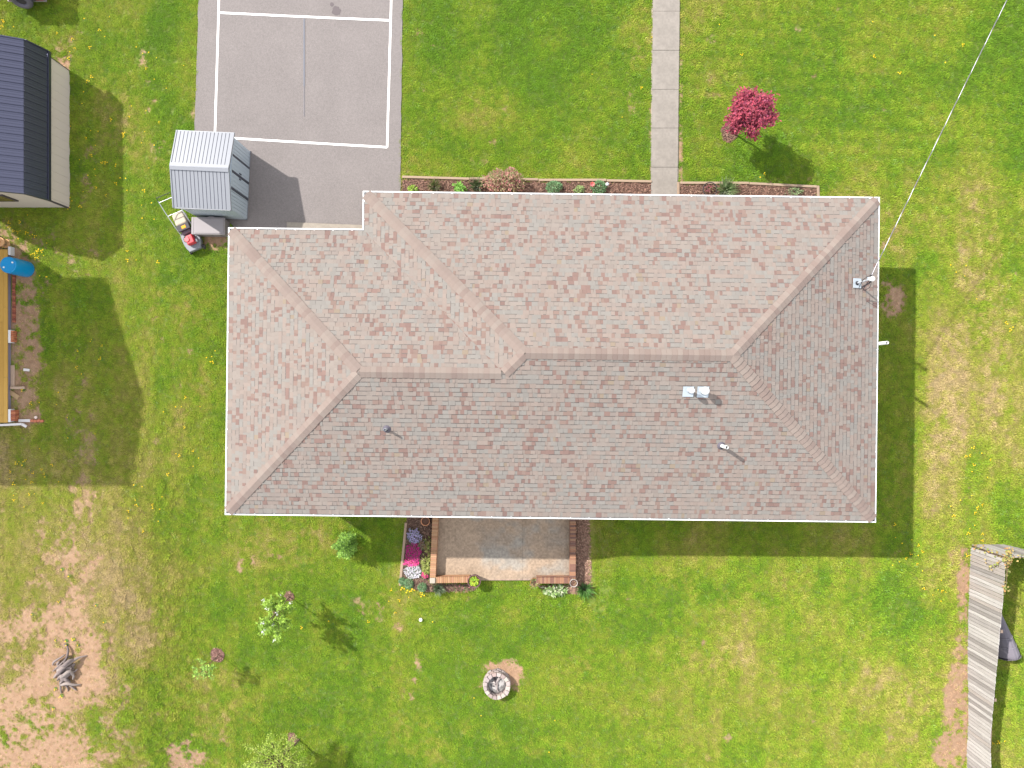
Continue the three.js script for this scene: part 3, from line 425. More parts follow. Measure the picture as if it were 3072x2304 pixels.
function bedding(poly, label, n, seed, tone = [.21, .115, .085]) {
  maskPoly(poly); const c = new THREE.Color(tone[0] * .7, tone[1] * .7, tone[2] * .7); const s = mesh('planting_bed', planUV(sheet(ragged(poly, .2, .03, seed), .018, .05), 1), M(c, { roughness: 1 })); tag(s, label, 'planting bed', null, 'structure');
  let x0 = 1e9, x1 = -1e9, z0 = 1e9, z1 = -1e9; for (const [x, z] of poly) { x0 = Math.min(x0, x); x1 = Math.max(x1, x); z0 = Math.min(z0, z); z1 = Math.max(z1, z); }
  const inside = (x, z) => { let q = false; for (let a = 0, b = poly.length - 1; a < poly.length; b = a++) { const [xa, za] = poly[a], [xb, zb] = poly[b]; if ((za > z) !== (zb > z) && x < (xb - xa) * (z - za) / (zb - za) + xa) q = !q; } return q; };
  const im = new THREE.InstancedMesh(chipGeo, chipMat, n), R = rng(seed), m4 = new THREE.Matrix4(), qn = new THREE.Quaternion(), col = new THREE.Color(); let k = 0, guard = 0;
  while (k < n && guard++ < n * 20) { const x = lerp(x0, x1, R()), z = lerp(z0, z1, R()); if (!inside(x, z)) continue; qn.setFromEuler(new THREE.Euler((R() - .5) * 1.1, R() * 6.283, (R() - .5) * 1.1)); const sc = .6 + R() * 1.0; m4.compose(V3(x, ground(x, z) + .026 + R() * .02, z), qn, V3(sc, 1, sc * (.6 + .7 * R()))); im.setMatrixAt(k, m4); const f = .55 + .95 * R(), g = R(); col.setRGB(tone[0] * f * (1 + .5 * (g > .85)), tone[1] * f * (1 + .75 * (g > .85)), tone[2] * f * (1 + .7 * (g > .85))); im.setColorAt(k, col); k++; }
  im.count = k; im.name = numbered('mulch'); im.castShadow = im.receiveShadow = true; scene.add(im); tag(im, 'shredded brown mulch ' + label.split(' ').slice(-4).join(' '), 'mulch', null, 'stuff');
}
bedding(pc([[1205, 535], [1410, 540], [1615, 543], [1819, 544], [1954, 548], [1952, 610], [1205, 600]]), 'narrow mulched flower bed between driveway and walk', 5200, 1);
bedding(pc([[2037, 552], [2246, 554], [2450, 564], [2453, 610], [2037, 610]]), 'narrow mulched flower bed past the walk', 2800, 2);
bedding(pc([[1222, 1545], [1204, 1755], [1245, 1768], [1300, 1776], [1432, 1770], [1425, 1752], [1290, 1748], [1303, 1540]]), 'mulched phlox bed beside patio wall', 3000, 3, [.17, .10, .075]);
bedding(pc([[1729, 1545], [1768, 1545], [1772, 1640], [1775, 1745], [1780, 1785], [1745, 1782], [1640, 1778], [1612, 1756], [1728, 1753]]), 'bare mulch strip beside reddish wall', 2600, 4, [.30, .175, .13]);
const ringPoly = (px, py, rx, ry, s) => { const c = at(px, py), p = []; for (let k = 0; k < 18; k++) { const a = k / 18 * 6.283, f = .82 + .36 * vnoise(k * .8 + s, s); p.push([c.x + Math.cos(a) * rx * .0118 * f, c.z + Math.sin(a) * ry * .0118 * f]); } return p; };
bedding(ringPoly(2188, 400, 24, 26, 3), 'mulch ring under red leaved tree', 420, 11); bedding(ringPoly(869, 1788, 15, 17, 5), 'mulch ring under flowering sapling', 260, 12); bedding(ringPoly(654, 1964, 21, 20, 7), 'round mulch ring of small sapling', 420, 13, [.23, .12, .10]); bedding(ringPoly(878, 2215, 13, 22, 9), 'mulch ring under feathery tree', 260, 14, [.25, .14, .11]);

// foliage mounds
const mound = (name, label, category, pos, o) => {
  const t = thing(name, label, category, pos, 0, o.group || null), Q = rng(o.seed), b = new Buf();
  for (let k = 0; k < o.n; k++) {
    const a = Q() * 6.283, cz = o.flat ? Q() : Math.pow(Q(), .7), el = Math.asin(clamp(cz)), sh = o.shell ? .75 + .3 * Q() : Math.pow(Q(), .4), w = 1 + (vnoise(Math.cos(a) * 2.2 + o.seed, Math.sin(a) * 2.2 + cz * 2) - .5) * (o.rough ?? .5);
    const dir = V3(Math.cos(a) * Math.cos(el), Math.sin(el), Math.sin(a) * Math.cos(el)), p = V3(dir.x * o.rx * sh * w, .02 + dir.y * o.h * sh * w, dir.z * o.rz * sh * w);
    const d = o.upright ? V3(dir.x * .8 + (Q() - .5) * .5, .7 + Q(), dir.z * .8 + (Q() - .5) * .5).normalize() : V3(dir.x + (Q() - .5) * 1.3, dir.y * .4 + (Q() - .3) * .8, dir.z + (Q() - .5) * 1.3).normalize(); const nn = o.upright ? V3(-d.x, .6, -d.z).normalize() : V3(dir.x * .6 + (Q() - .5), dir.y + .5, dir.z * .6 + (Q() - .5)).normalize();
    const c = o.cols[Math.floor(Q() * o.cols.length)], f = .75 + .5 * Q(); leaf(b, o.upright ? V3(p.x * .35, .01, p.z * .35) : p, d, nn, o.len * (.65 + .7 * Q()), o.wid * (.7 + .6 * Q()), c.map((v) => v * f));
  }
  mesh('foliage', b.geo(), leafMat, t); return t;
};
const leafAt = (px, py) => { const p = at(px, py); p.y += .02; return p; };
const GRN = [[.10, .20, .04], [.14, .26, .06], [.08, .17, .05]], LIME = [[.22, .34, .03], [.28, .40, .05], [.17, .28, .03]], SED = [[.11, .22, .09], [.15, .28, .12], [.08, .18, .07], [.19, .32, .15]];
mound('garden_plant', 'tiny lime green plant nearest the driveway in front bed', 'plant', leafAt(1240, 569), { n: 130, rx: .13, rz: .1, h: .14, len: .08, wid: .04, cols: LIME, seed: 21 });
mound('ornamental_grass', 'brown tipped grass tuft between two small green plants', 'ornamental grass', leafAt(1303, 561), { n: 150, rx: .25, rz: .2, h: .3, len: .32, wid: .016, cols: [[.2, .26, .07], [.3, .28, .14], [.13, .2, .05]], seed: 22, upright: true });
mound('garden_plant', 'rounded bright green plant under the gutter, before grass tuft', 'plant', leafAt(1377, 566), { n: 260, rx: .2, rz: .19, h: .26, len: .07, wid: .045, cols: [[.16, .36, .04], [.2, .42, .06], [.12, .28, .03]], seed: 23 });
mound('ornamental_grass', 'grey green grass tuft touching the russet bush', 'ornamental grass', leafAt(1429, 560), { n: 170, rx: .25, rz: .2, h: .3, len: .34, wid: .018, cols: [[.14, .2, .08], [.26, .3, .16], [.1, .16, .05]], seed: 24, upright: true });
mound('russet_bush', 'large russet leaved bush overhanging the edging timber', 'bush', leafAt(1512, 551), { n: 1500, rx: .62, rz: .42, h: .75, len: .085, wid: .05, cols: [[.32, .17, .12], [.26, .18, .09], [.38, .2, .16], [.2, .2, .08], [.3, .24, .13], [.42, .16, .16]], seed: 25, rough: .9 });
mound('garden_plant', 'dense round blue green plant alone on the mulch', 'plant', leafAt(1661, 564), { n: 520, rx: .25, rz: .2, h: .24, len: .06, wid: .035, cols: SED, seed: 26, shell: true, rough: .2 });
mound('garden_plant', 'small pale green plant beside bed decorations', 'plant', leafAt(1738, 571), { n: 150, rx: .15, rz: .12, h: .13, len: .07, wid: .04, cols: [[.26, .34, .14], [.2, .3, .08]], seed: 27 });
mound('garden_plant', 'round green plant between the red bloom and gazing ball', 'plant', leafAt(1796, 565), { n: 480, rx: .25, rz: .22, h: .24, len: .06, wid: .035, cols: SED, seed: 28, shell: true, rough: .2 });
mound('ornamental_grass', 'pale green grass clump beside the black hoop', 'ornamental grass', leafAt(2176, 572), { n: 330, rx: .42, rz: .36, h: .4, len: .42, wid: .02, cols: [[.22, .34, .12], [.36, .44, .22], [.16, .28, .08], [.4, .42, .26]], seed: 29, upright: true });
mound('garden_plant', 'sparse dull green plant near the bed end timber', 'plant', leafAt(2382, 577), { n: 110, rx: .26, rz: .12, h: .1, len: .08, wid: .04, cols: [[.2, .26, .12], [.14, .2, .08]], seed: 30 });
mound('garden_plant', 'dark red seedling inside the black hoop', 'plant', leafAt(2123, 569), { n: 80, rx: .13, rz: .12, h: .16, len: .07, wid: .04, cols: [[.22, .05, .08], [.16, .14, .05], [.3, .08, .1]], seed: 31 });
{
  const b = leafAt(1774, 561); const f = thing('garden_ornament', 'red flower ornament on a stake in front bed', 'ornament', b); mesh('stake', cyl(.006, .006, .32, 6), M(lin(60, 80, 50)), f); const bf = new Buf(), Q = rng(4); for (let k = 0; k < 16; k++) { const a = k / 8 * 6.283, d = V3(Math.cos(a), .25 + .4 * (k > 7), Math.sin(a)).normalize(); leaf(bf, V3(0, .3, 0), d, V3(-d.x * .4, 1, -d.z * .4).normalize(), .1, .06, [.62, .1 + .12 * Q(), .1 + .12 * Q()]); } mesh('bloom', bf.geo(), leafMat, f);
  const s = thing('gazing_ball', 'silvery white gazing ball on a dark stake', 'garden ornament', leafAt(1817, 563)); mesh('stake', cyl(.008, .008, .34, 8), M(lin(40, 40, 40)), s); mesh('ball', new THREE.SphereGeometry(.062, 20, 14).translate(0, .38, 0), M(lin(225, 225, 238), { roughness: .25, metalness: .3 }), s);
  const hp = thing('plant_hoop', 'black wire hoop around a red seedling in the bed', 'plant hoop', leafAt(2124, 574)); mesh('ring', new THREE.TorusGeometry(.235, .017, 8, 40).rotateX(Math.PI / 2).translate(0, .22, 0), M(lin(38, 34, 40)), hp); for (let k = 0; k < 3; k++) mesh('leg', rod(V3(Math.cos(k * 2.1) * .235, 0, Math.sin(k * 2.1) * .235), V3(Math.cos(k * 2.1) * .235, .22, Math.sin(k * 2.1) * .235), .008), M(lin(38, 34, 40)), hp);
}
// creeping phlox drifts
const phlox = (label, px, py, rx, rz, cols, seed, n) => { const p = leafAt(px, py), t = thing('creeping_phlox', label, 'phlox', p, 0, 'creeping phlox drifts in the patio bed'), Q = rng(seed), g = new Buf(), f = new Buf(); delete t.userData.group;
  for (let k = 0; k < n; k++) { const a = Q() * 6.283, q = Math.sqrt(Q()), w = .8 + .45 * vnoise(Math.cos(a) * 2 + seed, Math.sin(a) * 2), x = Math.cos(a) * q * rx * w, z = Math.sin(a) * q * rz * w, y = ground(p.x + x, p.z + z) - p.y + .05 + .1 * Math.sqrt(Math.max(0, 1 - q * q)) + .03 * Q(); const c = cols[Math.floor(Q() * cols.length)], j = .8 + .35 * Q();
    if (k % 2 === 0) { leaf(g, V3(x, y - .035, z), V3(Q() - .5, .3, Q() - .5).normalize(), V3(Q() - .5, 1, Q() - .5).normalize(), .08, .03, [.06, .13, .04]); }
    const r = .018 + .008 * Q(), tl = V3((Q() - .5) * .9, 1, (Q() - .5) * .9).normalize(), s1 = tl.clone().cross(V3(.3, .1, .9)).normalize(), s2 = tl.clone().cross(s1); for (let m = 0; m < 5; m++) { const an = m / 5 * 6.283 + q, d = s1.clone().multiplyScalar(Math.cos(an)).addScaledVector(s2, Math.sin(an)); leaf(f, V3(x, y, z), d, tl, r, r * .9, c.map((v) => v * j)); } }
  mesh('foliage', g.geo(), leafMat, t); mesh('blossom', f.geo(), leafMat, t); };
phlox('lavender phlox drift between timber and mulch', 1243, 1607, .26, .27, [[.38, .33, .55], [.46, .41, .62], [.31, .26, .47]], 41, 300);
phlox('magenta phlox drift, the largest in the bed', 1242, 1655, .29, .34, [[.42, .008, .17], [.34, .006, .14], [.48, .015, .21]], 42, 560);
phlox('hot pink phlox band between magenta and white drifts', 1233, 1688, .29, .13, [[.72, .05, .26], [.66, .04, .30], [.74, .10, .30]], 43, 240);
phlox('white phlox drift in front of the hot pink band', 1240, 1713, .31, .25, [[.56, .54, .58], [.62, .60, .63], [.46, .44, .52]], 44, 380);
phlox('small pink phlox sprig against the tan brick wall', 1276, 1722, .12, .14, [[.68, .06, .24], [.6, .05, .2]], 45, 80);
mound('garden_plant', 'yellow green leafy plant against the tan brick wall', 'plant', leafAt(1283, 1694), { n: 420, rx: .19, rz: .30, h: .3, len: .11, wid: .03, cols: [[.26, .30, .06], [.32, .36, .10], [.18, .22, .04]], seed: 46, rough: .6 });
mound('garden_plant', 'shaded yellow green plant nearer the eave, against the wall', 'plant', leafAt(1288, 1640), { n: 280, rx: .14, rz: .32, h: .28, len: .1, wid: .03, cols: [[.30, .34, .08], [.2, .24, .05], [.24, .14, .08]], seed: 47, rough: .8 });
mound('garden_plant', 'dusky reddish plant beside magenta phlox', 'plant', leafAt(1270, 1632), { n: 170, rx: .13, rz: .22, h: .18, len: .07, wid: .035, cols: [[.22, .12, .08], [.12, .18, .06], [.26, .18, .16]], seed: 48, rough: .8 });
for (const [x, y, r, l, s] of [[1208, 1741, .115, 'small sedum ball against the timber end', 51], [1229, 1747, .17, 'large sedum ball beside the smaller one', 52], [1268, 1759, .15, 'sedum ball standing apart from the pair', 53]]) mound('sedum', l, 'sedum', leafAt(x, y), { n: 620, rx: r, rz: r, h: r * 1.35, len: .035, wid: .026, cols: SED, seed: s, shell: true, rough: .12 });
mound('garden_plant', 'grey green strappy plant below the tan brick wall', 'plant', leafAt(1318, 1764), { n: 170, rx: .3, rz: .17, h: .2, len: .26, wid: .03, cols: [[.17, .24, .12], [.24, .30, .18], [.12, .18, .07]], seed: 54, upright: true });
mound('garden_plant', 'thin reddish seedling row below the tan brick wall', 'plant', leafAt(1380, 1765), { n: 90, rx: .36, rz: .1, h: .1, len: .1, wid: .02, cols: [[.24, .2, .1], [.16, .2, .07], [.4, .16, .16]], seed: 55 });
mound('garden_plant', 'variegated hosta row below the reddish brick wall', 'plant', leafAt(1664, 1768), { n: 240, rx: .42, rz: .15, h: .16, len: .14, wid: .06, cols: [[.2, .32, .08], [.34, .42, .22], [.14, .24, .06], [.44, .48, .32]], seed: 56 });
mound('garden_plant', 'dark green daylily clump beside the white rimmed pot', 'plant', leafAt(1752, 1766), { n: 260, rx: .34, rz: .28, h: .34, len: .34, wid: .03, cols: [[.08, .22, .03], [.12, .30, .04], [.16, .34, .06]], seed: 57, upright: true });

// ---------------------------------------------------------------- trees and the lawn shrub
const barkMat = M(lin(112, 92, 76), { roughness: 1 });
function tree(name, label, base, o) {
  const t = thing(name, label, 'tree', base), Q = rng(o.seed), limbs = [], b = new Buf(), C = V3(...o.center);
  const trunkTop = V3(C.x * .5, o.trunk, C.z * .5); limbs.push(tube([V3(0, -.05, 0), V3(C.x * .12, o.trunk * .5, C.z * .1), trunkTop, V3(C.x * .8, C.y + o.ry * .5, C.z * .8)], [o.r, o.r * .85, o.r * .7, o.r * .2], 7, .05, o.seed));
  const ends = [];
  for (let k = 0; k < o.limbs; k++) {
    const a = k / o.limbs * 6.283 * 2.4 + Q(), cz = Q() * 1.7 - .7, q = Math.sqrt(1 - Math.min(1, cz * cz)) * (.55 + .5 * Q()) * (1 + (o.rough || 0) * (Q() - .4)), e = C.clone().add(V3(Math.cos(a) * q * o.rx, cz * o.ry * .9, Math.sin(a) * q * o.rz));
    const s = trunkTop.clone().lerp(V3(C.x * .8, C.y + o.ry * .4, C.z * .8), Q() * .8), m = s.clone().lerp(e, .5).add(V3(0, .08 * o.ry + (o.lift || 0), 0)); limbs.push(tube([s, m, e], [o.r * .42, o.r * .28, o.r * .08], 5, 0, k)); ends.push([s, m, e]);
  }
  for (let k = 0; k < o.n; k++) {
    const [s, m, e] = ends[Math.floor(Q() * ends.length)], u = .3 + .75 * Math.sqrt(Q()), p = u < .5 ? s.clone().lerp(m, u * 2) : m.clone().lerp(e, u * 2 - 1); p.add(V3((Q() + Q() - 1) * o.spread, (Q() + Q() - 1) * o.spread * .7, (Q() + Q() - 1) * o.spread));
    const d = V3(Q() - .5, (Q() - .6) * .7, Q() - .5).normalize(), nn = V3((Q() - .5) * 1.2, 1, (Q() - .5) * 1.2).normalize(); const c = o.cols[Math.floor(Q() * o.cols.length)], f = .75 + .5 * Q(); leaf(b, p, d, nn, o.len * (.6 + .8 * Q()), o.wid * (.6 + .8 * Q()), c.map((v) => v * f));
  }
  mesh('trunk', limbs, o.bark || barkMat, t); mesh('crown', b.geo(), leafMat, t);
  for (let k = 0; k < (o.blossoms || 0); k++) { const e = ends[k % ends.length][2], bb = new Buf(), p = e.clone().add(V3((Q() - .5) * o.rx * .5, .08 + Q() * .1, (Q() - .5) * o.rz * .5)); for (let m = 0; m < 9; m++) leaf(bb, V3((Q() - .5) * .10, (Q() - .5) * .05, (Q() - .5) * .10), V3(Q() - .5, .2, Q() - .5).normalize(), V3(Q() - .5, 1, Q() - .5).normalize(), .036, .03, [.62, .60, .64]); mesh('blossom', bb.geo(), leafMat, t).position.copy(p); }
  return t;
}
tree('maple_tree', 'small crimson leaved maple casting shade on the front lawn', at(2205, 405), { seed: 61, center: [-.06, 1.62, -.10], rx: .72, ry: .9, rz: .66, trunk: .65, r: .045, limbs: 38, n: 8200, spread: .22, len: .085, wid: .055, rough: .25, cols: [[.28, .022, .05], [.34, .032, .07], [.21, .016, .05], [.37, .055, .09], [.25, .032, .085]] });
tree('flowering_sapling', 'slim sapling with white blossoms on the back lawn', at(870, 1789), { seed: 62, center: [.05, 1.75, .12], rx: .55, ry: .95, rz: .72, trunk: .8, r: .024, limbs: 26, n: 1350, spread: .11, len: .10, wid: .055, rough: .4, blossoms: 11, cols: [[.21, .34, .025], [.27, .42, .04], [.16, .27, .02]] });
tree('bare_sapling', 'thinly leaved small sapling rising from round mulch', at(658, 1963), { seed: 63, center: [-.05, 1.15, .08], rx: .40, ry: .42, rz: .40, trunk: .75, r: .018, limbs: 11, n: 210, spread: .08, len: .10, wid: .05, cols: [[.2, .34, .04], [.26, .42, .06], [.15, .26, .03]] });
tree('feathery_tree', 'broad feathery yellow green tree with fine leaves', at(898, 2218), { seed: 64, center: [-.30, 1.6, .0], rx: 1.2, ry: .7, rz: 1.15, trunk: .6, r: .04, limbs: 64, n: 5600, spread: .16, len: .07, wid: .026, lift: .1, cols: [[.24, .34, .025], [.30, .40, .04], [.18, .28, .02], [.34, .40, .08]] });
mound('lawn_shrub', 'bushy mid green shrub alone by the house corner shadow', 'shrub', leafAt(1046, 1626), { n: 1900, rx: .40, rz: .42, h: .95, len: .085, wid: .05, cols: [[.15, .30, .03], [.21, .37, .04], [.27, .44, .07], [.11, .22, .03]], seed: 66, rough: .6 });
// ---------------------------------------------------------------- dark roofed barn shed
{
  const e = at(210, 420), R = rng(5);
  const zN = at(206, 214).z, zS = at(213, 623).z, L = zS - zN, zc = (zN + zS) / 2;
  const t = thing('barn_shed', 'beige barn shed with dark blue ribbed metal gambrel roof', 'shed', [e.x - 1.6, e.y - .02, zc]);
  const beige = M(lin(222, 208, 196), { roughness: .9 }); beige.color.multiplyScalar(.85); const beigeB = beige;
  const slate = M(lin(118, 120, 146), { roughness: .36, metalness: .75 }); slate.color.multiplyScalar(.55); const slateB = slate; const trim = M(lin(74, 66, 70), { roughness: .7 });
  const prof = [[1.62, 1.26], [1.70, 1.36], [1.46, 2.12], [0, 2.78], [-1.46, 2.12], [-1.70, 1.36]];
  const gable = new THREE.Shape([[1.59, 0], [1.59, 1.28], [1.44, 2.04], [0, 2.70], [-1.44, 2.04], [-1.59, 1.28], [-1.59, 0]].map(([x, y]) => new THREE.Vector2(x, y)));
  for (const [z, n] of [[L / 2 - .08, 0], [-L / 2, 1]]) mesh('gable_wall', new THREE.ExtrudeGeometry(gable, { depth: .08, bevelEnabled: false }).translate(0, 0, z), beige, t);
  const np = 15, pw = (L - .16) / np;
  for (let k = 0; k < np; k++) mesh('siding_board', box(.05, 1.30, pw - .004, 1.575, .65, -L / 2 + .08 + (k + .5) * pw), k % 2 ? beige : beigeB, t);
  mesh('side_wall', [box(.03, 1.28, L - .16, 1.535, .64, 0), box(.06, 1.28, L - .16, -1.56, .64, 0)], beigeB, t);
  for (const s of [-1, 1]) mesh('corner_trim', box(.10, 1.27, .03, 1.55, .635, s * (L / 2 + .016)), trim, t);
  // roof panels: each rib-to-rib strip its own sheet
  const m = 21, rw = (L + .14) / m;
  const slope = (a, b, name) => { const dx = b[0] - a[0], dy = b[1] - a[1], ln = Math.hypot(dx, dy), an = Math.atan2(dy, dx), g = merge([box(ln, .012, rw - .002), box(ln, .03, .022, 0, .015, -rw / 2 + .012), box(ln, .012, .012, 0, .007, -rw / 6), box(ln, .012, .012, 0, .007, rw / 6)]); if (Math.cos(an) < 0) g.rotateX(Math.PI); for (let k = 0; k < m; k++) { const q = mesh('roof_panel', g, k % 3 ? slate : slateB, t); q.position.set((a[0] + b[0]) / 2, (a[1] + b[1]) / 2, -L / 2 - .07 + (k + .5) * rw); q.rotation.z = an; } };
  slope(prof[3], prof[2]); slope(prof[2], prof[1]); slope(prof[4], prof[3]); slope(prof[5], prof[4]);
  mesh('ridge_cap', [box(.16, .015, L + .16, .07, 2.785, 0, 0, 0, -.42), box(.16, .015, L + .16, -.07, 2.785, 0, 0, 0, .42)], slate, t);
  mesh('eave_trim', [box(.14, .03, L + .16, 1.68, 1.335, 0), box(.03, .12, L + .16, 1.745, 1.30, 0)], slate, t);
  for (const s of [-1, 1]) { const pts = prof.slice(1).map(([x, y]) => V3(x, y - .03, s * (L / 2 + .075))); for (let k = 0; k < 4; k++) { const a = pts[k], b = pts[k + 1]; mesh('rake_trim', box(a.distanceTo(b), .12, .025, 0, -.02, 0, 0, 0, Math.atan2(b.y - a.y, b.x - a.x)).translate((a.x + b.x) / 2, (a.y + b.y) / 2, a.z), slateB, t); } }
  const w = mesh('window', box(.85, .75, .05), trim, t); w.position.set(.05, 1.35, L / 2 + .02); for (const s of [-1, 1]) mesh('pane', box(.34, .6, .012, s * .19, 0, .026), M(lin(120, 104, 66), { roughness: .15 }), w);
}
// ---------------------------------------------------------------- light grey metal garden shed
{
  const NE = at(703, 402, 1.55), SE = at(693, 630, 1.55), NW = at(536, 394, 1.55), SW = at(523.6, 625, 1.55), c = NE.clone().add(SE).add(NW).add(SW).multiplyScalar(.25);
  const wd = (NE.distanceTo(NW) + SE.distanceTo(SW)) / 2, ln = (NE.distanceTo(SE) + NW.distanceTo(SW)) / 2, gy = ground(c.x, c.z);
  const t = thing('metal_shed', 'pale grey ribbed metal garden shed at the driveway edge', 'shed', [c.x, gy + .03, c.z], -.045);
  const sheetM = M(lin(214, 218, 230), { roughness: .42, metalness: .3 }); sheetM.color.multiplyScalar(.37); const sheetB = sheetM; const wallM = M(lin(176, 188, 200), { roughness: .5, metalness: .25 }); wallM.color.multiplyScalar(1.15); const wallB = wallM; const seam = M(lin(86, 88, 116), { roughness: .6 }), darkM = M(lin(66, 68, 80), { roughness: .6 });
  const eh = 1.55, rh = 1.86, hx = wd / 2 - .07, hz = ln / 2 - .07, E = ln / 2;
  // walls: vertical ribbed sheets
  const rib = (len, x0, z0, dx, dz, nrm, h, name) => { const n = Math.round(len / .115), w = len / n; for (let k = 0; k < n; k++) { const s = (k + .5) * w; const q = mesh(name, box(dx ? w - .012 : .02, h - .05, dz ? w - .012 : .02), k % 2 ? wallM : wallB, t); q.position.set(x0 + dx * s, (h - .05) / 2 + .05, z0 + dz * s); } };
  rib(2 * hz, hx, -hz, 0, 1, 1, 1.58, 'wall_panel'); rib(2 * hz, -hx, -hz, 0, 1, -1, 1.58, 'wall_panel'); rib(2 * hx, -hx, hz, 1, 0, 1, 1.52, 'wall_panel'); rib(2 * hx, -hx, -hz, 1, 0, -1, 1.52, 'wall_panel');
  mesh('inner_frame', [box(2 * hx - .03, 1.5, 2 * hz - .03, 0, .77, 0)], seam, t);
  const gs = new THREE.Shape([[-hz, 1.5], [hz, 1.5], [0, rh - .03]].map(([x, y]) => new THREE.Vector2(x, y))); for (const s of [-1, 1]) mesh('gable_panel', new THREE.ExtrudeGeometry(gs, { depth: .02, bevelEnabled: false }).rotateY(Math.PI / 2).translate(s * (hx + .002) - .01, 0, 0), wallM, t);
  mesh('base_rail', [box(2 * hx + .05, .05, .03, 0, .025, hz + .01), box(2 * hx + .05, .05, .03, 0, .025, -hz - .01), box(.03, .05, 2 * hz + .05, hx + .012, .025, 0), box(.03, .05, 2 * hz + .05, -hx - .012, .025, 0)], sheetM, t);
  // sliding doors with dark frame strips
  for (const z of [-.58, -.06, .50]) mesh('door_frame', box(.03, 1.46, .07, hx + .02, .78, z), darkM, t);
  for (const z of [-.32, .22]) { const d = mesh('door', box(.022, 1.44, .44), wallM, t); d.position.set(hx + .018, .78, z); for (const q of [-.13, 0, .13]) mesh('rib', box(.012, 1.42, .02, .014, 0, q), wallB, d); mesh('handle', box(.03, .14, .03, .025, .06, z < 0 ? .18 : -.18), darkM, d); }
  mesh('door_track', box(.03, .05, 1.4, hx + .02, 1.53, -.04), wallB, t);
  // roof
  const m = 15, pw = wd / m, an = Math.atan2(rh - eh, E), sl = Math.hypot(E, rh - eh);
  const pg = box(pw - .018, .014, sl);
  for (const s of [-1, 1]) { for (let k = 0; k < m; k++) { const q = mesh('roof_panel', pg, (k * 7 + (s > 0)) % 3 ? sheetM : sheetB, t); q.position.set(-wd / 2 + (k + .5) * pw, (eh + rh) / 2 + .03, s * E / 2); q.rotation.x = s * an; } mesh('roof_deck', box(wd - .02, .012, sl - .01, 0, 0, 0, 0, s * an).translate(0, (eh + rh) / 2 + .012, s * E / 2), seam, t); mesh('eave_trim', box(wd + .02, .05, .03, 0, eh + .005, s * (E + .008)), sheetM, t); for (const q of [-1, 1]) mesh('rake_trim', box(.035, .06, sl + .02, 0, 0, 0, 0, s * an).translate(q * (wd / 2 + .012), (eh + rh) / 2 + .025, s * E / 2), sheetB, t); }
  mesh('ridge_cap', [box(wd + .05, .016, .13, 0, rh + .05, .05, 0, .22), box(wd + .05, .016, .13, 0, rh + .05, -.05, 0, -.22)], sheetB, t);
}
// ---------------------------------------------------------------- deck box
{
  const a = at(573, 650, .55), b = at(673, 651.5, .55), d = at(574, 702.6, .55), c = at(623, 677, .55), w = a.distanceTo(b), dp = a.distanceTo(d);
  const t = thing('deck_box', 'grey plastic storage deck box behind the metal shed', 'storage box', [c.x, ground(c.x, c.z), c.z], -.012); const m = M(lin(176, 168, 172), { roughness: .65 }); m.color.multiplyScalar(.62); const m2 = m.clone(); m2.color.multiplyScalar(.8);
  mesh('body', [rbox(w - .06, .46, dp - .06, .03, 0, .24, 0), ...[-.3, 0, .3].map((x) => box(.03, .36, dp - .04, x * w, .24, 0))], m2, t); const lid = mesh('lid', [rbox(w, .06, dp, .025, 0, .5, 0), rbox(w * .86, .03, dp * .84, .012, w * .04, .535, dp * .01)], m, t); mesh('seam', box(.012, .006, dp * .92, -w * .43, .532, 0), m2, lid); mesh('hinge', box(.2, .03, .03, .1, .5, -dp / 2 - .01), m2, t);
}
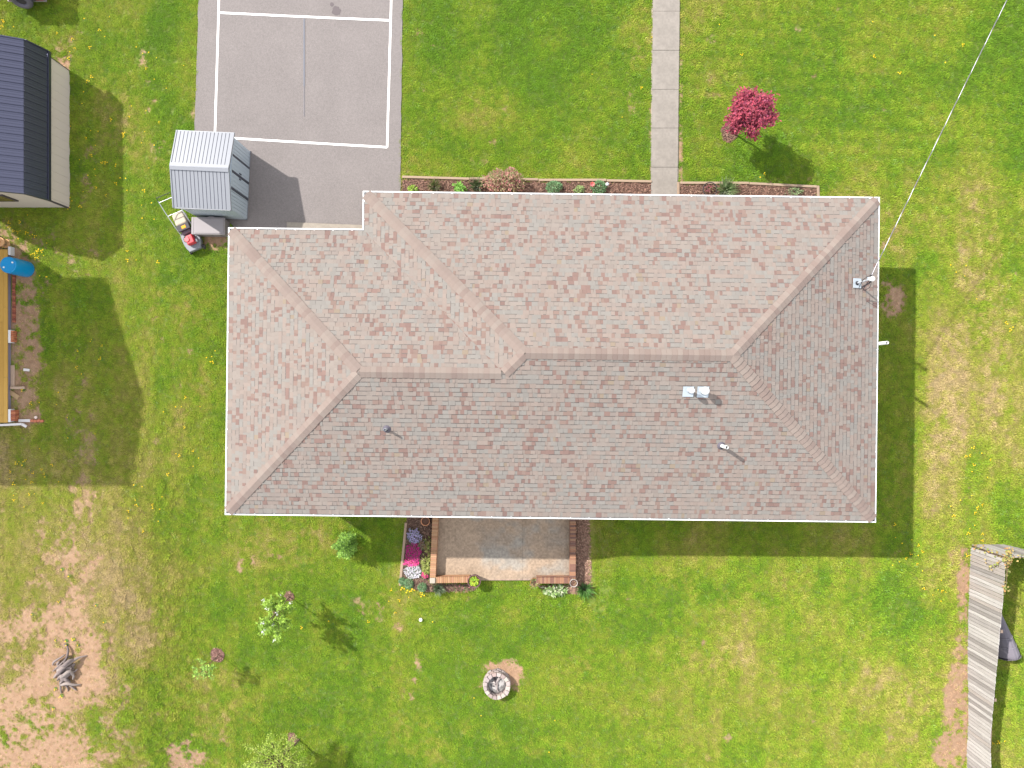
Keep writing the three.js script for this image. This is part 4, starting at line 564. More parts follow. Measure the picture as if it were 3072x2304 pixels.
// ---------------------------------------------------------------- walk-behind mower
{
  const c = at(576, 720, .2), f = V3(.39, 0, .92).normalize(); const t = thing('lawn_mower', 'red engined walk behind mower with a cream grass bag', 'lawn mower', [c.x, ground(c.x, c.z), c.z], Math.atan2(f.x, f.z));
  const grey = M(lin(150, 154, 164), { roughness: .5 }); grey.color.multiplyScalar(.6); const red = M(new THREE.Color(.50, .03, .045), { roughness: .4 }), blk = M(lin(52, 48, 54), { roughness: .7 }), cream = M(lin(226, 212, 192), { roughness: .95 }); cream.color.multiplyScalar(.62); const tubeM = M(lin(206, 208, 214), { roughness: .35, metalness: .6 }), plum = M(lin(136, 112, 124), { roughness: .6 }); plum.color.multiplyScalar(.6);
  const ds = new THREE.Shape(); ds.moveTo(-.26, -.28); ds.lineTo(.20, -.28); ds.bezierCurveTo(.33, -.18, .33, .16, .2, .3); ds.lineTo(.19, .36); ds.lineTo(-.19, .36); ds.lineTo(-.24, .25); ds.bezierCurveTo(-.29, .1, -.29, -.15, -.26, -.28);
  mesh('deck', new THREE.ExtrudeGeometry(ds, { depth: .10, bevelEnabled: true, bevelSize: .025, bevelThickness: .03, bevelSegments: 3 }).rotateX(Math.PI / 2).scale(1, 1, 1).translate(0, .25, 0), grey, t);
  for (const [x, z, r] of [[-.24, .33, .10], [.26, .33, .10], [-.27, -.26, .11], [.27, -.26, .11]]) { const w = mesh('wheel', new THREE.TorusGeometry(r * .72, r * .28, 10, 22).rotateY(Math.PI / 2), blk, t); w.position.set(x, r, z); mesh('rim', new THREE.CylinderGeometry(r * .5, r * .5, .045, 16).rotateZ(Math.PI / 2), grey, w); }
  mesh('engine', [rbox(.30, .16, .34, .05, .02, .36, .04), rbox(.26, .08, .30, .035, .03, .46, .05)], red, t); mesh('recoil_cover', cyl(.10, .08, .05, 20, -.05, .48, .03), M(new THREE.Color(.62, .12, .13), { roughness: .35 }), t); mesh('air_filter', rbox(.07, .1, .13, .02, -.16, .36, -.02), blk, t); mesh('muffler', rbox(.10, .09, .10, .02, .18, .34, .12), tubeM, t); mesh('fuel_cap', cyl(.03, .03, .03, 12, -.08, .50, -.06), blk, t);
  mesh('rear_chute', rbox(.36, .14, .14, .03, 0, .33, -.27), plum, t);
  const bag = mesh('grass_bag', rbox(.42, .30, .44, .07, 0, .40, -.72), cream, t); mesh('bag_lid', [rbox(.44, .07, .24, .02, 0, .48, -.42)], blk, bag); mesh('label', box(.15, .006, .10, .02, .519, -.41), M(lin(236, 160, 40)), bag);
  for (const s of [-1, 1]) mesh('handle_tube', tube([V3(s * .25, .25, -.22), V3(s * .27, .48, -.55), V3(s * .27, .78, -.98), V3(s * .26, 1.0, -1.34)], [.014, .014, .014, .014], 8), tubeM, t);
  mesh('crossbar', [rod(V3(-.27, .70, -.87), V3(.27, .70, -.87), .013), rod(V3(-.26, .97, -1.29), V3(.26, .97, -1.29), .012)], tubeM, t); mesh('bail_bar', tube([V3(-.26, .99, -1.32), V3(-.25, 1.07, -1.42), V3(.25, 1.07, -1.42), V3(.26, .99, -1.32)], [.012, .012, .012, .012], 8), blk, t); mesh('cable', tube([V3(.26, .95, -1.28), V3(.22, .7, -.9), V3(.20, .46, -.4), V3(.12, .4, -.1)], [.006, .006, .006, .006], 6), blk, t);
}
// ---------------------------------------------------------------- fire pit
{
  const c = at(1491, 2046); c.y += .0; const t = thing('fire_pit', 'round fire pit of stacked pale stone blocks with ash', 'fire pit', [c.x, c.y, c.z]); const R = rng(9);
  const st = [[222, 206, 202], [206, 190, 190], [230, 216, 206], [210, 184, 178], [196, 176, 172], [214, 204, 204]].map(([r, g, b]) => { const k = lin(r, g, b); k.multiplyScalar(.55); return M(k, { roughness: .95 }); });
  for (let k = 0; k < 3; k++) { const n = 16; for (let i = 0; i < n; i++) {
    const a0 = (i + (k % 2) * .5) / n * 6.283, da = 6.283 / n * (.93 - .05 * R()), ri = .335 + .02 * (R() - .5), ro = .49 - .012 * k + .03 * (R() - .5), h = .125, P = []; const am = a0 + da / 2;
    const pt = (r, a, y) => V3(Math.cos(a) * r - Math.cos(am) * .42, y, Math.sin(a) * r - Math.sin(am) * .42); const b = .012;
    const g = new RoundedBoxGeometry(1, 1, 1, 1, .12), pos = g.attributes.position; const jit = Array.from({ length: 8 }, () => [(R() - .5) * .02, (R() - .5) * .014]);
    for (let v = 0; v < pos.count; v++) { const x = pos.getX(v) + .5, y = pos.getY(v) + .5, z = pos.getZ(v) + .5, ci = (x > .5 ? 1 : 0) + (y > .5 ? 2 : 0) + (z > .5 ? 4 : 0); const q = pt(lerp(ri, ro, x) + jit[ci][0], a0 + da * (1 - z), y * h + jit[ci][1] * (y > .5 ? 1 : 0)); pos.setXYZ(v, q.x, q.y, q.z); }
    g.computeVertexNormals(); const m = mesh('stone', g, st[Math.floor(R() * 6)], t); m.position.set(Math.cos(am) * .42, k * .124, Math.sin(am) * .42);
  } }
  const ash = new THREE.CircleGeometry(.36, 30, 0, 6.283).rotateX(-Math.PI / 2); mesh('ash_bed', new THREE.LatheGeometry([[.001, .20], [.12, .19], [.25, .165], [.35, .13], [.36, .0]].map(([x, y]) => new THREE.Vector2(x, y)), 26), M(0xffffff, { map: tex(256, 256, (i, j) => { const n = .6 * tileNoise(i / 22, j / 22, 512) + .4 * tileNoise(i / 6, j / 6, 512), v = .15 + .30 * smooth(.25, .7, n); return encode([v, v * .95, v * .93]); }), roughness: 1 }), t);
  const lg = [M(lin(150, 140, 138), { roughness: 1 }), M(lin(70, 62, 64), { roughness: 1 }), M(lin(186, 176, 172), { roughness: 1 })]; for (let k = 0; k < 7; k++) { const a = R() * 3.14, x = (R() - .5) * .28, z = (R() - .5) * .28, l = .12 + .12 * R(); mesh('charred_log', tube([V3(x - Math.cos(a) * l, .19 + .03 * R(), z - Math.sin(a) * l), V3(x, .215, z), V3(x + Math.cos(a) * l, .19 + .04 * R(), z + Math.sin(a) * l)], [.022, .032, .02], 7, .2, k), lg[k % 3], t); }
}
// ---------------------------------------------------------------- weathered plank fence, vine, covered object
{
  const R = rng(31); const pm = [0, 1, 2, 3, 4, 5].map((k) => M(0xffffff, { map: woodTex([.52, .43, .60, .33, .47, .56][k], [.48, .395, .565, .30, .415, .525][k], [.46, .38, .545, .285, .385, .505][k], k * 31 + 7, .9), roughness: .95 }));
  const rail = M(lin(128, 110, 98));
  const fence = (label, pts, hs, side) => {       // pts: plan points of the foot, hs: heights above ground
    const P = pts.map((p) => at(...p)); const t = thing('plank_fence', label, 'fence', P[0].clone()); let acc = [0]; for (let i = 1; i < P.length; i++) acc.push(acc[i - 1] + Math.hypot(P[i].x - P[i - 1].x, P[i].z - P[i - 1].z));
    const Lt = acc[acc.length - 1]; const where = (s) => { let i = 0; while (i < P.length - 2 && s > acc[i + 1]) i++; const u = clamp((s - acc[i]) / (acc[i + 1] - acc[i])); return { x: lerp(P[i].x, P[i + 1].x, u), z: lerp(P[i].z, P[i + 1].z, u), h: lerp(hs[i], hs[i + 1], u), a: Math.atan2(-(P[i + 1].z - P[i].z), P[i + 1].x - P[i].x) }; };
    const w = .118, n = Math.floor(Lt / w);
    for (let k = 0; k < n; k++) { const q = where((k + .5) * w), y = ground(q.x, q.z), h = q.h + (R() - .5) * .03; const g = box(h, .02, w - .013, 0, 0, 0); g.rotateZ(Math.PI / 2); g.rotateY(Math.PI / 2); const m = mesh('plank', g, pm[Math.floor(R() * 6)], t); m.position.set(q.x - P[0].x, y + h / 2 - P[0].y - .02, q.z - P[0].z); m.rotation.order = 'YXZ'; m.rotation.y = q.a + (R() - .5) * .02; m.rotation.x = (R() - .5) * .012; m.rotation.z = (R() - .5) * .012; }
    for (const hh of [.3, 1.0]) for (let i = 0; i < P.length - 1; i++) { const a = P[i].clone(), b = P[i + 1].clone(); a.y += hh; b.y += hh; const nx = -(b.z - a.z) / a.distanceTo(b) * side * .045, nz = (b.x - a.x) / a.distanceTo(b) * side * .045; const L = a.distanceTo(b), g = box(L, .085, .038); const m = mesh('rail', g, rail, t); m.position.set((a.x + b.x) / 2 + nx - P[0].x, (a.y + b.y) / 2 - P[0].y, (a.z + b.z) / 2 + nz - P[0].z); m.rotation.y = Math.atan2(-(b.z - a.z), b.x - a.x); m.rotation.z = Math.atan2(b.y - a.y, Math.hypot(b.x - a.x, b.z - a.z)); }
    for (let s = .05; s < Lt; s += 2.35) { const q = where(s), nx = Math.sin(q.a) * side * .11, nz = Math.cos(q.a) * side * .11; mesh('post', box(.09, q.h - .1, .09), rail, t).position.set(q.x + nx - P[0].x, ground(q.x, q.z) + (q.h - .1) / 2 - P[0].y, q.z + nz - P[0].z); }
    return t;
  };
  fence('long weathered grey plank fence with bare soil along its foot', [[2912, 1640], [2905, 1839], [2903, 1985], [2906, 2150], [2902, 2230], [2898, 2330], [2896, 2420]], [1.70, 1.56, 1.38, 1.10, 1.16, 1.5, 1.7], -1);
  fence('weathered plank fence return running past the vine', [[2914, 1634], [3010, 1633], [3072, 1648], [3190, 1672]], [1.70, 1.70, 1.62, 1.6], 1);
  // vine
  const c = at(2940, 1646), t = thing('climbing_vine', 'yellowing vine clambering over the plank fence corner', 'vine', c.clone()); const b = new Buf(), cols = [[.30, .20, .05], [.24, .23, .05], [.34, .17, .05], [.18, .22, .04], [.36, .27, .09]]; const stems = [];
  const on = (px, py, h) => at(px, py).add(V3(0, h, 0)).sub(c);
  const paths = [[[2912, 1636, 1.60], [2912, 1637, 1.72], [2925, 1634, 1.74], [2960, 1634, 1.76], [3000, 1634, 1.74]], [[2913, 1640, 1.74], [2912, 1665, 1.72], [2911, 1700, 1.72], [2910, 1740, 1.66]], [[2912, 1640, 1.7], [2909, 1655, 1.45], [2907, 1675, 1.2], [2905, 1668, .9]], [[2912, 1638, 1.75], [2925, 1645, 1.6], [2940, 1655, 1.3], [2960, 1650, 1.1]], [[2914, 1632, 1.75], [2935, 1628, 1.5], [2950, 1628, 1.2]], [[2960, 1635, 1.75], [2985, 1645, 1.6], [3010, 1650, 1.4], [3040, 1645, 1.6]], [[2912, 1636, .0], [2911, 1635, .8], [2913, 1636, 1.6]]];
  for (const [pi, p] of paths.entries()) { const q = p.map((a) => on(at2(a)[0], at2(a)[1], a[2])); stems.push(tube(q, q.map((_, i) => .012 * (1 - .6 * i / q.length)), 5, .1, pi)); for (let k = 0; k < 48; k++) { const u = R() * (q.length - 1), i = Math.min(q.length - 2, Math.floor(u)), pp = q[i].clone().lerp(q[i + 1], u - i).add(V3((R() - .5) * .2, (R() - .3) * .12, (R() - .5) * .2)), cc = cols[Math.floor(R() * 5)], f = .7 + .6 * R(); leaf(b, pp, V3(R() - .5, -.2, R() - .5).normalize(), V3(R() - .5, 1, R() - .5).normalize(), .075, .06, cc.map((v) => v * f)); } }
  function at2(a) { return a; }
  mesh('stem', stems, barkMat, t); mesh('leaves', b.geo(), leafMat, t);
  // grey cover: pointed at one end, broad and rounded at the other, with a raised fold
  const o = at(2996, 1888); const cv = thing('fabric_cover', 'charcoal fabric cover over a pointed object behind the fence', 'cover', [o.x, o.y, o.z]); const g = new THREE.BufferGeometry(), P = [], I = [], C = [], nu = 26, nv = 22;
  for (let j = 0; j <= nu; j++) { const u = j / nu, z = lerp(-1.0, .92, u), wdt = (.06 + .36 * Math.pow(u, .85)) * (u > .94 ? Math.sqrt(Math.max(0, 1 - Math.pow((u - .94) / .07, 2))) * .9 + .1 : 1), hh = (.16 + .36 * Math.pow(u, .8)) * (u > .95 ? .97 - (u - .95) * 2 : 1); for (let i = 0; i <= nv; i++) { const v = i / nv * 2 - 1, s = Math.abs(v), x = v * wdt + .04 * u, y = hh * Math.pow(1 - Math.pow(s, 2.2), .75) + .018 * Math.sin(v * 21 + u * 3) * u * (1 - s); P.push(x, Math.max(0, y), z); } }
  for (let j = 0; j < nu; j++) for (let i = 0; i < nv; i++) { const a = j * (nv + 1) + i, d = a + nv + 1; I.push(a, d, a + 1, a + 1, d, d + 1); }
  g.setAttribute('position', new THREE.Float32BufferAttribute(P, 3)); g.setIndex(I); g.computeVertexNormals(); const fab = M(lin(140, 134, 146), { roughness: .9, side: THREE.DoubleSide }); fab.color.multiplyScalar(.62); cv.rotation.y = .24; mesh('cover', g, fab, cv); mesh('end_flap', new THREE.CircleGeometry(.40, 20, 0, Math.PI).scale(1, 1.22, 1).translate(.04, 0, .90), fab, cv);
  const seamM = M(lin(150, 146, 156)); for (const u of [.62, .78]) { const z = lerp(-1, .92, u), wdt = .06 + .36 * Math.pow(u, .85), hh = .16 + .36 * Math.pow(u, .8), pts = []; for (let i = 0; i <= 16; i++) { const v = (i / 16 * 2 - 1) * .96; pts.push(V3(v * wdt + .04 * u, hh * Math.pow(1 - Math.pow(Math.abs(v), 2.2), .75) + .022, z)); } mesh('seam', tube(pts, pts.map(() => .006), 5), seamM, cv); }
}
// ---------------------------------------------------------------- weathered stump
{
  const c = at(196, 2006), t = thing('tree_stump', 'gnarled silver grey tree stump with twisted roots on bare soil', 'stump', c.clone()), R = rng(14); const gm = [[168, 152, 148], [150, 136, 134], [180, 166, 160], [136, 122, 122]].map((q, i) => { const k = lin(...q); k.multiplyScalar(.62); return M(k, { roughness: 1 }); });
  const q = (px, py, h) => at(px, py, 0).sub(c).add(V3(0, h, 0)); { const g = new THREE.IcosahedronGeometry(1, 4), p = g.attributes.position; for (let i = 0; i < p.count; i++) { const x = p.getX(i), y = p.getY(i), z = p.getZ(i), a = x * .62 + z * .78, f = .8 + .35 * Math.sin(a * 9 + 2 * vnoise(x * 3 + 9, z * 3)) * .35 + .5 * (vnoise(x * 4 + 20, z * 4 + y * 3) - .4); p.setXYZ(i, (x * .34 + z * -.10) * f + .03, Math.max(-.02, y * .24 * f + .03), (z * .36 - x * .12) * f + .10); } g.computeVertexNormals(); mesh('stump_core', g, gm[0], t); } const wr = (a, r, sg = 7) => tube(a, r, sg, .22, Math.floor(R() * 999));
  const list = [[[163, 2032, .02, .03], [185, 2012, .16, .07], [208, 1990, .26, .08], [240, 1970, .12, .04], [262, 1966, .02, .015]], [[176, 2006, .05, .04], [196, 1994, .24, .06], [222, 1974, .28, .06], [232, 1972, .16, .03]], [[178, 2030, .04, .04], [200, 2020, .22, .07], [222, 2006, .22, .06], [226, 2030, .06, .03]], [[200, 1982, .14, .05], [208, 1966, .12, .04], [210, 1948, .10, .035], [202, 1934, .05, .03], [192, 1932, .02, .015]], [[186, 1998, .1, .05], [180, 1988, .12, .05], [184, 1980, .08, .03]], [[184, 2040, .06, .03], [186, 2060, .08, .035], [185, 2078, .02, .02]], [[190, 2050, .1, .05], [212, 2044, .18, .06], [230, 2050, .12, .04], [244, 2052, .03, .015]], [[200, 2050, .08, .03], [206, 2064, .04, .025], [204, 2074, .01, .012]], [[214, 2052, .1, .035], [224, 2062, .06, .03], [230, 2070, .02, .02]], [[192, 2022, .1, .06], [206, 2034, .14, .07], [216, 2044, .1, .05]], [[224, 2008, .14, .04], [227, 2022, .12, .035], [222, 2036, .06, .025]], [[170, 2022, .04, .025], [188, 2004, .2, .035], [214, 1984, .31, .035], [226, 1976, .24, .02]]];
  for (let k = 0; k < 12; k += 2) { const o = (k - 5.5) * 6 + (R() - .5) * 9, hh = .26 - Math.abs(k - 5.5) * .03 + .06 * R(), l0 = .4 + .7 * R(); list.push([[200 + o * .62 - 26 * l0, 2004 + o * .78 + 22 * l0, .03, .018], [200 + o * .62 - 8 + (R() - .5) * 12, 2004 + o * .78 + 7 + (R() - .5) * 14, hh, .03 + .035 * R()], [200 + o * .62 + 14 * l0, 2004 + o * .78 - 13 * l0, hh * .9, .035], [200 + o * .62 + 26 * l0, 2004 + o * .78 - 22 * l0, .05, .014]]); }
  for (const [i, l] of list.entries()) { const cv = new THREE.CatmullRomCurve3(l.map(([x, y, h]) => q(x, y, h))), n = 9, pts = cv.getPoints(n), rr = pts.map((_, k) => { const u = k / n * (l.length - 1), a = Math.min(l.length - 2, Math.floor(u)); return lerp(l[a][3], l[a + 1][3], u - a); }); mesh('root', wr(pts, rr), gm[i % 4], t); }
}
// ---------------------------------------------------------------- blue drum, porch, steps and loose pieces along the neighbour's porch
{
  const R = rng(51); const dB = at(81, 808); const t = thing('plastic_drum', 'bright blue plastic drum standing against the wooden porch', 'drum', [dB.x, dB.y, dB.z], .5); const blue = M(new THREE.Color(.0, .27, .62), { roughness: .35 });
  mesh('body', new THREE.LatheGeometry([[.001, 0], [.26, 0], [.285, .03], [.285, .28], [.292, .30], [.285, .32], [.285, .58], [.292, .60], [.285, .62], [.285, .84], [.27, .885], [.275, .91], [.255, .92], [.245, .90], [.001, .895]].map(([x, y]) => new THREE.Vector2(x, y)), 40), blue, t); for (const x of [-.17, .17]) mesh('bung', cyl(.03, .028, .03, 16, x, .893, 0), M(lin(235, 235, 235)), t);
  // porch
  const eN = at(25, 748, .22), eS = at(20, 1268, .22), X = (22 - 1536) * (CAM_Y - (eN.y + eS.y) / 2) / FOCAL, L = eS.z - eN.z; const gy = ground(X, (eN.z + eS.z) / 2); const p = thing('wooden_porch', 'raised porch of yellow wood boards along neighbouring house', 'porch', [X, gy, (eN.z + eS.z) / 2]);
  const wd = [0, 1, 2].map((k) => M(0xffffff, { map: woodTex([.62, .68, .57][k], [.36, .395, .325][k], [.072, .082, .064][k], k * 17 + 3, .35), roughness: .7 })); const top = (eN.y + eS.y) / 2 - gy;
  for (let k = 0; k < 9; k++) { const x = -.07 - k * .145; let z = -L / 2; while (z < L / 2 - .1) { const l = Math.min(L / 2 - z, 1.8 + 1.6 * R()); const g = box(l - .006, .035, .139); g.rotateY(Math.PI / 2); mesh('deck_board', g, wd[Math.floor(R() * 3)], p).position.set(x, top - .018, z + l / 2); z += l; } }
  mesh('skirt', box(.05, top + .08, L - .04, -.06, (top - .04) / 2 - .04, 0), M(lin(128, 122, 140)), p); mesh('joist', [box(1.2, .14, .05, -.7, top - .11, -L / 2 + .05), box(1.2, .14, .05, -.7, top - .11, L / 2 - .05), box(1.2, .14, .05, -.7, top - .11, 0)], wd[0], p);
  const whiteM = M(lin(222, 220, 224)); for (const [px, py, l] of [[30, 1009, .46], [26.5, 1247, .46], [38, 752, .3]]) { const q = at(px, py, .2); mesh('post_sleeve', rbox(.09, .24, l, .012), whiteM, p).position.set(.048, top - .14, q.z - p.position.z); }
  for (let k = 0; k < 24; k++) { const q = at(42, 822 + k * 6.2); const m = mesh('brick', rbox(.10, .06, .065, .008), [M(lin(150, 82, 62)), M(lin(132, 70, 56)), M(lin(168, 98, 74))][k % 3], p); m.position.set(q.x - X + .02, q.y - gy + .025, q.z - p.position.z); m.rotation.y = (R() - .5) * .3; }
  // two brick steps
  for (const [px, py, w, l, lab] of [[43, 1010, .17, .40, 'small stack of red bricks by the white porch post'], [44, 1246, .28, .38, 'larger stack of red bricks by the porch end']]) { const q = at(px, py), s = thing('brick_stack', lab, 'bricks', [q.x + .02, q.y, q.z]); const bm = [M(lin(176, 104, 70)), M(lin(156, 88, 62)), M(lin(188, 118, 82))]; const nz = Math.round(l / .066); for (let h = 0; h < 3; h++) for (let k = 0; k < nz; k++) { const m = mesh('brick', rbox(w, .06, .058, .006), bm[Math.floor(R() * 3)], s); m.position.set(0, .032 + h * .064, (k + .5) / nz * l - l / 2); } }
  const plank = (name, label, a, b, w, h, mat, lift = 0) => { const u = at(...a), v = at(...b), Ln = Math.hypot(v.x - u.x, v.z - u.z), m = mesh(name, rbox(Ln, h, w, .005), mat); m.position.set((u.x + v.x) / 2, Math.max(u.y, v.y) + h / 2 + lift, (u.z + v.z) / 2); m.rotation.y = Math.atan2(-(v.z - u.z), v.x - u.x); m.rotation.z = Math.atan2(v.y - u.y, Ln); return tag(m, label, name === 'plank' ? 'plank' : 'board'); };
  const pale = M(0xffffff, { map: woodTex(.50, .36, .27, 5, .35) }), tanW = M(0xffffff, { map: woodTex(.46, .31, .17, 9, .35) }), wht = M(lin(214, 210, 212));
  plank('plank', 'pale plank lying along the porch foot on soil', [40, 1096], [40, 1164], .14, .05, pale); plank('plank', 'pale plank at right angles to the porch', [36, 1163.5], [79, 1163], .09, .05, pale, .052); plank('plank', 'tan board lying askew by the porch', [27, 1174], [57, 1193], .16, .03, tanW, .01); plank('plank', 'short white painted offcut on the soil', [72, 1109], [90, 1110.5], .09, .04, wht); plank('plank', 'white painted board continuing the brick row', [58, 1262], [93, 1261.5], .10, .05, wht);
  for (let k = 0; k < 4; k++) { const q = at(98 + k * 10, 1262 + (k % 2)), m = mesh('brick', rbox(.11, .06, .09, .008), M(lin(186, 112, 84))); m.position.set(q.x, q.y + .03, q.z); m.rotation.y = R() * .4; tag(m, 'loose red brick in a row beyond the white board', 'brick', 'loose red bricks past the porch'); }
  { const q = at(109, 1252), m = mesh('rock', new THREE.IcosahedronGeometry(.055, 1), M(lin(226, 204, 196))); const pp = m.geometry.attributes.position; for (let i = 0; i < pp.count; i++) { const f = .85 + .3 * hash2(Math.round(pp.getX(i) * 900), Math.round(pp.getZ(i) * 900)); pp.setXYZ(i, pp.getX(i) * f, pp.getY(i) * .7 * f, pp.getZ(i) * f); } m.geometry.computeVertexNormals(); m.position.set(q.x, q.y + .03, q.z); tag(m, 'pale stone beside the loose red bricks', 'stone'); }
  { const a = at(-20, 1276, .16), b = at(66, 1272, .12), d = at(80, 1280, .05), s = thing('downspout', 'white downspout lying past the porch end', 'downspout', a.clone()); const seg = (u, v, w) => { const Ln = u.distanceTo(v), g = rbox(Ln, .07, w, .012); const dir = v.clone().sub(u); g.rotateZ(Math.asin(dir.y / Ln)); g.rotateY(Math.atan2(-dir.z, dir.x)); return g.translate((u.x + v.x) / 2 - a.x, (u.y + v.y) / 2 - a.y, (u.z + v.z) / 2 - a.z); }; mesh('pipe', seg(a, b, .08), wht, s); mesh('elbow', seg(b, d, .085), wht, s); }
  { const q = at(18.5, 731), s = thing('wooden_spool', 'round tan wooden spool end beside the porch', 'spool', [q.x, q.y, q.z]); mesh('core', cyl(.07, .07, .3, 14), tanW, s); for (const y of [0, .28]) mesh('flange', cyl(.16, .16, .03, 28, 0, y, 0), M(lin(222, 172, 124)), s); mesh('hub', cyl(.035, .035, .008, 12, 0, .31, 0), M(lin(176, 110, 60)), s); }
  // the neighbouring house whose gable shades this strip
  const nh = thing('neighbour_house', 'neighbouring gabled house beyond the wooden porch', 'house', [-18.9, -.75, -2.3]); const prof = [[-4.08, 4.16], [-.66, 5.43], [2.76, 4.9]]; const gs = new THREE.Shape([[-3.46, 0], [2.6, 0], [2.6, 4.85], [-.66, 5.36], [-3.46, 4.32]].map(([x, y]) => new THREE.Vector2(x, y)));
  mesh('wall', new THREE.ExtrudeGeometry(gs, { depth: 8, bevelEnabled: false }).rotateY(-Math.PI / 2), M(lin(214, 208, 200)), nh); for (let s = 0; s < 2; s++) { const [z0, y0] = prof[s], [z1, y1] = prof[s + 1]; mesh('roof_slope', box(9.0, .06, Math.hypot(z1 - z0, y1 - y0), 0, 0, 0, 0, -Math.atan2(y1 - y0, z1 - z0)).translate(-4, (y0 + y1) / 2 - .03, (z0 + z1) / 2), M(lin(96, 92, 94)), nh); }
}
// ---------------------------------------------------------------- small trailer with a spare tyre
{
  const c = at(68, 22), t = thing('utility_trailer', 'tan boxed utility trailer with spare tyre and red tail lights', 'trailer', [c.x + .45, c.y, c.z - .98]); const tanM = M(lin(226, 200, 160)); tanM.color.multiplyScalar(.62); const blk = M(lin(48, 46, 54), { roughness: .8 }), gr = M(lin(120, 116, 136), { roughness: .6 }); gr.color.multiplyScalar(.55);
  mesh('bed', [rbox(1.36, .10, 1.9, .01, 0, .45, 0)], blk, t); for (let k = 0; k < 6; k++) mesh('deck_plank', box(.215, .03, 1.98, -.56 + k * .224, .885, .06), tanM, t); mesh('side_panel', [box(.04, .42, 1.9, -.68, .66, 0), box(.04, .42, 1.9, .68, .66, 0), box(1.32, .38, .04, 0, .64, .93), box(1.32, .38, .04, 0, .64, -.93)], blk, t);
  const sp = mesh('spare_tyre', new THREE.TorusGeometry(.25, .10, 14, 34), gr, t); sp.position.set(-.05, .62, 1.07); sp.rotation.x = -.25; mesh('rim', [new THREE.CylinderGeometry(.17, .17, .06, 22).rotateX(Math.PI / 2)], blk, sp); for (const s of [-1, 1]) { const l = mesh('tail_light', rbox(.26, .09, .05, .012, 0, 0, 0), M(new THREE.Color(.42, .02, .02), { roughness: .25 }), t); l.position.set(s * .50, .52, .98); mesh('bumper', rbox(.5, .06, .06, .01, s * .42, .40, .97), M(lin(170, 160, 170), { metalness: .5, roughness: .4 }), t); const w = mesh('wheel', new THREE.TorusGeometry(.2, .09, 12, 28).rotateY(Math.PI / 2), blk, t); w.position.set(s * .84, .29, .1); mesh('rim', new THREE.CylinderGeometry(.14, .14, .12, 18).rotateZ(Math.PI / 2), gr, w); mesh('fender', box(.24, .03, .8, s * .83, .62, .1), blk, t); }
  mesh('toolbox', rbox(.14, .14, .12, .01, .60, .88, .84), M(lin(70, 120, 170)), t); mesh('drawbar', box(.08, .08, 1.2, 0, .42, -1.5), blk, t); mesh('jack', cyl(.03, .03, .45, 10, 0, 0, -2.0), blk, t);
}
// ---------------------------------------------------------------- overhead service cable and its pole
{
  const y0 = 3.72, a = atY(2612, 831, y0), b = atY(3030, 0, 5.3), e = a.clone().add(b.clone().sub(a).multiplyScalar(2.3)); e.y = 7.2; const pole = V3(e.x, ground(e.x, e.z), e.z);
  const cable = thing('service_cable', 'silver twisted overhead service cable crossing the front lawn', 'cable', a.clone()); const pts = []; for (let k = 0; k <= 60; k++) { const u = k / 60, p = a.clone().lerp(e, u); p.y = lerp(y0, 7.2, u) - 4 * .12 * u * (1 - u); pts.push(p.sub(a)); }
  const helix = (ph, r, rad) => { const cv = []; for (let k = 0; k <= 900; k++) { const u = k / 900, i = Math.min(59, Math.floor(u * 60)), p = pts[i].clone().lerp(pts[i + 1], u * 60 - i), an = u * 17 * 9 + ph; cv.push(p.add(V3(Math.cos(an) * r, Math.sin(an) * r, -Math.cos(an) * r * .3))); } return tube(cv, cv.map(() => rad), 5); };
  mesh('neutral_wire', helix(0, .004, .0085), M(lin(196, 194, 204), { roughness: .35, metalness: .4 }), cable); mesh('insulated_wire', helix(2.1, .007, .007), M(lin(96, 92, 104)), cable); mesh('insulated_wire', helix(4.2, .007, .007), M(lin(128, 122, 136)), cable);
  const pl = thing('utility_pole', 'tall wooden utility pole carrying the service cable', 'pole', pole); mesh('shaft', cyl(.15, .11, 8.2, 14), M(lin(112, 92, 74)), pl); mesh('insulator', cyl(.05, .05, .14, 10, -.12, 7.1 - pole.y * 0, .06), M(lin(150, 150, 155)), pl);
}
{ const q = at(1263, 1857), c = thing('cleanout_cap', 'small white round cleanout cap alone in the back lawn', 'pipe cap', [q.x, q.y, q.z]); mesh('pipe', cyl(.05, .05, .09, 18), M(lin(235, 235, 235)), c); mesh('cap', new THREE.LatheGeometry([[.001, .115], [.05, .112], [.06, .10], [.06, .07], [.05, .07]].map(([x, y]) => new THREE.Vector2(x, y)), 20), M(lin(246, 246, 244), { roughness: .4 }), c); }
